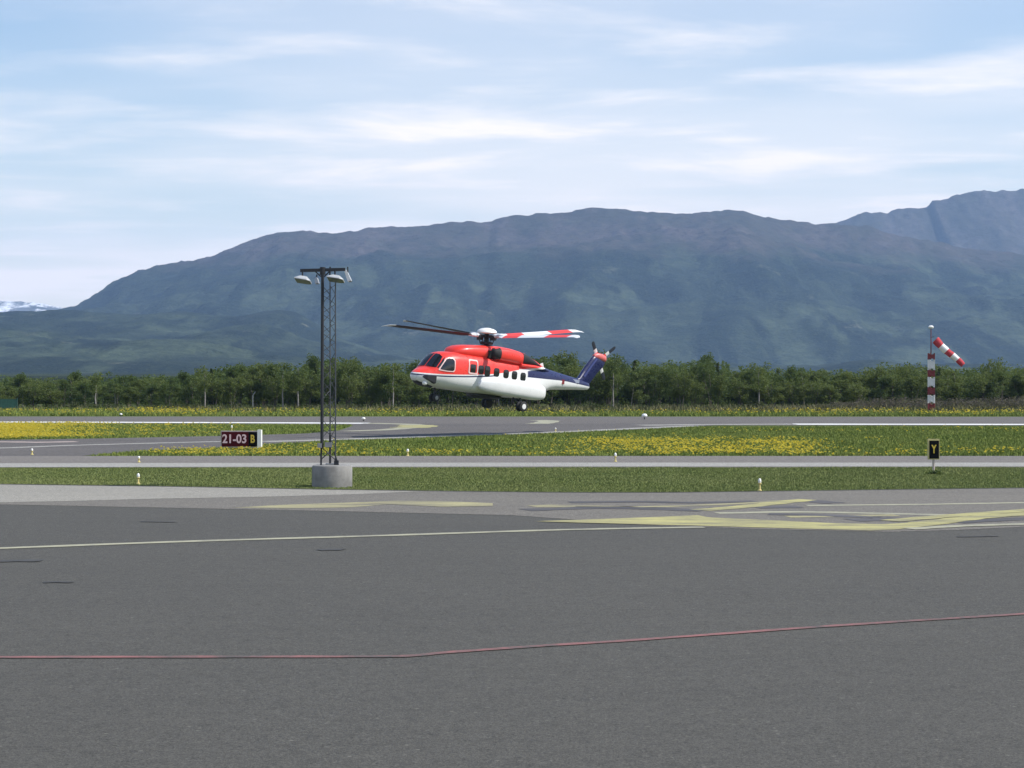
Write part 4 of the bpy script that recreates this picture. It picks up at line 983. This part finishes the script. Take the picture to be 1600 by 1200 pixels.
for sg in (1, -1):
    nac = loft('engine_nacelle', [(2.40, 3.12, 3.80, .34, 2.4, .86 * sg), (2.1, 3.06, 3.86, .42, 2.6, .85 * sg), (1.2, 3.02, 3.90, .46, 2.7, .82 * sg), (.5, 2.98, 3.84, .47, 2.7, .80 * sg), (-.06, 2.95, 3.76, .45, 2.6, .78 * sg)], m_red, heli)
    MB().rings([supring(2.58, 3.22, 3.66, .24, 2.2, 24, .84 * sg), supring(2.44, 3.12, 3.78, .37, 2.4, 24, .86 * sg), supring(2.02, 3.055, 3.875, .435, 2.6, 24, .86 * sg)]).build('inlet', m_soot, nac, True, 50)
    loft('exhaust', [(-.03, 2.97, 3.78, .465, 2.6, .78 * sg), (-.6, 2.98, 3.66, .45, 2.5, .76 * sg), (-1.3, 2.98, 3.40, .40, 2.4, .72 * sg), (-1.9, 2.99, 3.14, .32, 2.3, .66 * sg)], m_soot, heli)
    loft('engine_deck', [(.1, 2.85, 3.08, .48, 2.5, .80 * sg), (-.6, 2.82, 3.08, .47, 2.5, .78 * sg), (-1.3, 2.80, 3.09, .46, 2.5, .76 * sg), (-2.3, 2.75, 3.03, .36, 2.4, .66 * sg), (-3.0, 2.7, 2.96, .2, 2.2, .5 * sg)], m_red if False else m_liv, heli)
    b = MB(); b.box((2.6, .70 * sg, 3.38), (.5, .5, .46)); b.build('inlet_duct', m_soot, heli)
    loft('sponson', [(3.72, 1.26, 1.50, .06, 2.2, 1.14 * sg), (3.55, 1.12, 1.66, .14, 2.3, 1.17 * sg), (3.1, 1.0, 1.82, .26, 2.5, 1.24 * sg), (2.4, .92, 1.92, .38, 2.7, 1.29 * sg), (1.2, .86, 1.98, .46, 2.8, 1.32 * sg), (-.4, .81, 1.98, .47, 2.8, 1.32 * sg), (-1.3, .82, 1.92, .46, 2.8, 1.28 * sg), (-1.9, .90, 1.80, .42, 2.8, 1.22 * sg), (-2.18, .98, 1.70, .36, 2.6, 1.14 * sg), (-2.24, 1.1, 1.5, .2, 2.2, 1.08 * sg)], m_wg, heli)
    # emergency float pack beside the nose
    b = MB(); s0, s1, s2 = 7.95, 7.45, 6.95
    b.rings([[Vector((x, sg * (side_y(x, 1.35) - .12 + o), z)) for o, z in ((0, zl_), (w_, zl_ + .06), (w_, zu_ - .05), (0, zu_))] for x, zl_, zu_, w_ in ((7.92, 1.40, 1.54, .14), (7.65, 1.28, 1.62, .22), (7.14, 1.10, 1.64, .24), (7.06, 1.10, 1.64, .16))]); b.build('float_pack', m_dark, heli)
    g = MB(); g.tube((.15, 1.42 * sg, .95), (.08, 1.52 * sg, .33), .085, .06, 10); g.tube((.7, 1.35 * sg, .85), (.12, 1.5 * sg, .42), .04, n=8); g.tube((.08, 1.36 * sg, .33), (.08, 1.80 * sg, .33), .05, n=8)
    lg = g.build('main_gear_leg', m_hub, heli, True, 40)
    for yy in (1.43, 1.73):
        pr = [(.10, -.085), (.25, -.10), (.32, -.07), (.335, 0), (.32, .07), (.25, .10), (.10, .085)]
        ty = MB().lathe(pr, 24); ty.v = [(x, z, y) for x, y, z in ty.v]; o = ty.build('wheel', m_black, lg, True, 45); o.location = (.08, yy * sg, .335)
    hubm = MB().lathe([(.05, -.11), (.17, -.105), (.17, .105), (.05, .11)], 18); hubm.v = [(x, z, y) for x, y, z in hubm.v]
    o = hubm.build('rim', m_wg, lg, True, 30); o.location = (.08, 1.735 * sg, .335)
g = MB(); g.tube((6.25, 0, 1.0), (6.2, 0, .27), .07, .055, 10); g.tube((6.2, -.17, .27), (6.2, .17, .27), .04, n=8); g.tube((5.75, 0, .9), (6.18, 0, .45), .035, n=8); ng = g.build('nose_gear_leg', m_hub, heli, True, 40)
for yy in (-.16, .16):
    ty = MB().lathe([(.08, -.07), (.2, -.085), (.255, -.05), (.265, 0), (.255, .05), (.2, .085), (.08, .07)], 22); ty.v = [(x, z, y) for x, y, z in ty.v]; o = ty.build('wheel', m_black, ng, True, 45); o.location = (6.2, yy, .27)
hubm = MB().lathe([(.04, -.09), (.13, -.088), (.13, .088), (.04, .09)], 16); hubm.v = [(x, z, y) for x, y, z in hubm.v]; o = hubm.build('rim', m_steel, ng, True, 30); o.location = (6.2, .165, .27)
# dark gear bays and nose underside
loft('gear_bay', [(3.3, .62, .9, .25, 2.6), (2.9, .55, .9, .6, 2.8), (2.0, .56, .9, .7, 2.8), (1.0, .64, .9, .6, 2.6)], m_hub, heli)
MB().lathe([(.02, -.12), (.13, -.10), (.17, 0), (.13, .10), (.02, .12)], 16, (7.62, .56, 1.08)).build('landing_light', m_lens, heli, True)
loft('nose_sensor', [(7.98, 1.12, 1.26, .2, 2.2), (7.7, 1.0, 1.26, .40, 2.4), (7.3, .90, 1.16, .5, 2.5), (6.8, .86, 1.06, .4, 2.4)], m_hub, heli)
MB().box((-2.9, .10, 3.14), (.26, .04, .34), Matrix.Rotation(R(25), 3, 'Y')).build('antenna', m_wg, heli)
MB().box((-4.45, .60, 2.26), (.36, .03, .30), Matrix.Rotation(R(-7), 3, 'Z')).build('tail_emblem', paint('emblem_red', (.22, .02, .025, 1), .5), heli)
MB().box((-5.95, .425, 2.42), (.55, .03, .22), Matrix.Rotation(R(-6), 3, 'Z')).build('tail_panel', paint('pale_blue_panel', (.32, .36, .46, 1), .45), heli)
# tail pylon: swept fin with airfoil section
def pyl(xl, xt, z, w):
    c = xl - xt; return [Vector((xl - c * f, w * s, z + q * f)) for f, s, q in ((0, 0, 0), (.08, .7, 0), (.3, 1, 0), (.65, .75, 0), (1, .12, 0), (1, -.12, 0), (.65, -.75, 0), (.3, -1, 0), (.08, -.7, 0))]
def slantring(lead, trail, w):
    a, c = Vector((lead[0], 0, lead[1])), Vector((trail[0], 0, trail[1]))
    return [a.lerp(c, f) + Vector((0, w * s, 0)) for f, s in ((0, 0), (.05, .55), (.15, .85), (.35, 1), (.65, .8), (1, .12), (1, -.12), (.65, -.8), (.35, -1), (.15, -.85), (.05, -.55))]
pylon = MB().rings([slantring((-5.9, 2.55), (-7.6, 2.05), .20), slantring((-6.5, 2.68), (-7.72, 2.42), .24), slantring((-7.0, 3.40), (-8.30, 3.12), .21), slantring((-7.55, 4.04), (-8.86, 3.62), .19), slantring((-7.70, 4.22), (-9.02, 3.90), .19), slantring((-7.9, 4.32), (-9.03, 4.16), .12)]).build('tail_pylon', m_blue, heli, True, 45)
MB().rings([[Vector((x, .235 * k, z)) + o for o in (Vector((-.06, 0, -.03)), Vector((.06, 0, .03)), Vector((.06, -.12, .03)), Vector((-.06, -.12, -.03)))] for x, z, k in ((-6.9, 2.80, 1.08), (-7.36, 3.38, .98), (-7.98, 4.10, .90))]).build('driveshaft_cover', paint('fin_stripe_blue', (.05, .065, .20, 1), .35), pylon)
MB().rings([supring(x, zb, zt, hw, 2.3, 18) for x, zb, zt, hw in ((-7.85, 4.14, 4.38, .12), (-8.1, 4.1, 4.52, .22), (-8.6, 4.0, 4.50, .24), (-9.0, 3.98, 4.38, .14))]).build('gearbox_fairing', paint('fairing_red_white', (.70, .16, .15, 1), .4), pylon, True, 50)
# tail rotor on the far side: four blades
tr = MB(); tr.tube((0, .32, 0), (0, -.12, 0), .13, .10, 14); tr.lathe([(.20, -.06), (.22, 0), (.12, .07)], 16); trh = tr.build('tail_rotor', m_hub, heli, True, 40)
trh.location = (-8.80, -.38, 4.02); trh.rotation_euler = (R(-14), 0, 0)
def bandmat(name, bands, rough=.45):
    M = Mat(name, rough); s = M.n('ShaderNodeSeparateXYZ'); M.L(M.pos(), s.inputs[0]); c = bands[0][1]
    for x, cc in bands[1:]: c = M.mix(M.math('GREATER_THAN', s.outputs[0], x), c, cc)
    M.color(c); return M.m
m_tb = bandmat('tail_blade_bands', [(0, C_WHT), (.40, C_RED), (.70, C_WHT), (1.02, (.03, .035, .05, 1))])
for k in range(4):
    sh = MB(); rs_ = []
    for x, c, t_ in ((.12, .10, .05), (.35, .26, .04), (1.5, .27, .03), (1.62, .2, .02), (1.67, .06, .012)):
        rs_.append([Vector((x, t_ * q, c * p)) for p, q in ((-.5, 0), (-.2, .5), (.2, .5), (.5, .1), (.5, -.1), (.2, -.5), (-.2, -.5))])
    bl = sh.rings(rs_).build('tail_rotor_blade', m_tb, trh, True, 40); bl.rotation_euler = (0, R(-48 + 90 * k), 0)
# main rotor
mr = MB()
mr.tube((0, 0, -.85), (0, 0, .15), .17, .15, 16); mr.lathe([(.40, -.52), (.42, -.46), (.42, -.38), (.38, -.34)], 20); mr.lathe([(.30, -.70), (.46, -.66), (.46, -.60), (.3, -.56)], 20)
for k in range(4):
    a = R(90 * k - .5); d = Vector((math.cos(a), math.sin(a), 0)); q = Vector((-d.y, d.x, 0))
    mr.tube(d * .42 + q * .12 + Vector((0, 0, -.5)), d * .55 + q * .22 + Vector((0, 0, -.02)), .03, n=6)
    mr.box(d * .42, (.72, .34, .17), Matrix.Rotation(a, 3, 'Z')); mr.box(d * .62 + Vector((0, 0, -.13)), (.3, .2, .2), Matrix.Rotation(a, 3, 'Z'))
main = mr.build('main_rotor', m_hub, heli)
main.location = (2.27, 0, 4.52); main.rotation_euler = (R(-1.1), R(5.2), 0)
MB().lathe([(.25, .16), (.58, .20), (.645, .27), (.60, .37), (.45, .46), (.24, .52), (.06, .54)], 28).build('hub_cap', m_lens, main, True, 40)
m_blt = bandmat('rotor_blade_top', [(0, C_WHT), (1.75, C_RED), (3.15, C_WHT), (5.5, C_RED), (7.45, C_WHT)])
m_blb = paint('rotor_blade_underside', (.012, .013, .016, 1), .5, 0, .1); m_cuff = paint('blade_cuff', (.62, .65, .68, 1), .4, 0, .06)
def blade_mesh():
    b = MB(); st = []
    # radius, chord, thickness, sweep, droop, pitch
    for r, c, th, sw_, dr, pt in ((1.25, .24, .12, 0, 0, 20), (1.75, .56, .08, 0, 0, 19), (4, .58, .07, 0, 0, 16), (6.5, .58, .065, 0, 0, 14), (7.75, .58, .06, 0, 0, 13), (8.1, .50, .05, -.10, -.02, 13), (8.42, .30, .035, -.30, -.11, 12)):
        rot = Matrix.Rotation(R(-pt), 3, 'X')      # leading edge (local +y) up is a positive rotation about x
        rot = Matrix.Rotation(R(pt), 3, 'X')
        sec_ = [(.30, 0), (.22, .42), (.0, .5), (-.35, .30), (-.70, 0), (-.35, -.22), (.0, -.38), (.22, -.34)]
        st.append([rot @ Vector((0, (p) * c, q * th)) + Vector((r, sw_, dr)) for p, q in sec_])
    n = 8; P = [p for s in st for p in s]; F, m = [], []
    for j in range(len(st) - 1):
        for k in range(n):
            F.append((j * n + k, (j + 1) * n + k, (j + 1) * n + (k + 1) % n, j * n + (k + 1) % n)); m.append(0 if 0 < k < 4 else (2 if j >= len(st) - 3 else 1))
    F += [tuple(range(n)), tuple(range((len(st) - 1) * n, len(st) * n))[::-1]]; m += [0, 0]
    b.v, b.f, b.m = [tuple(p) for p in P], F, m
    return b.mesh('rotor_blade', [m_blt, m_blb, m_cuff], True)
bm_ = blade_mesh(); bm_.set_sharp_from_angle(angle=R(40))
cuff = MB(); cuff.tube((.55, 0, 0), (1.0, 0, 0), .10, .13, 10); cuff.tube((1.0, 0, 0), (1.55, 0, 0), .13, .08, 10); cuffm = cuff.mesh('blade_cuff', m_cuff, True)
for k in range(4):
    o = obj('rotor_blade', bm_, main); o.rotation_euler = Euler((0, R(-3.9), R(90 * k - .5)), 'XYZ')
    c = obj('blade_cuff', cuffm, main); c.rotation_euler = o.rotation_euler

# ------------------------------------------------------------------ haze: one closed box of pale even air
hz = MB(); hz.box((0, 5500, 413), (17000, 12400, 833)); hz = hz.build('haze', None or bpy.data.materials.new('haze_air'))
hm = hz.data.materials[0]; hm.use_nodes = True; ht = hm.node_tree; ht.nodes.clear()
ho = ht.nodes.new('ShaderNodeOutputMaterial'); pv = ht.nodes.new('ShaderNodeVolumePrincipled')
pv.inputs['Color'].default_value = (.42, .64, 1, 1); pv.inputs['Density'].default_value = 6.5e-5; pv.inputs['Anisotropy'].default_value = .1
ht.links.new(pv.outputs[0], ho.inputs['Volume'])
tag(hz, 'thin pale blue haze filling the air over the valley', 'haze', kind='stuff')
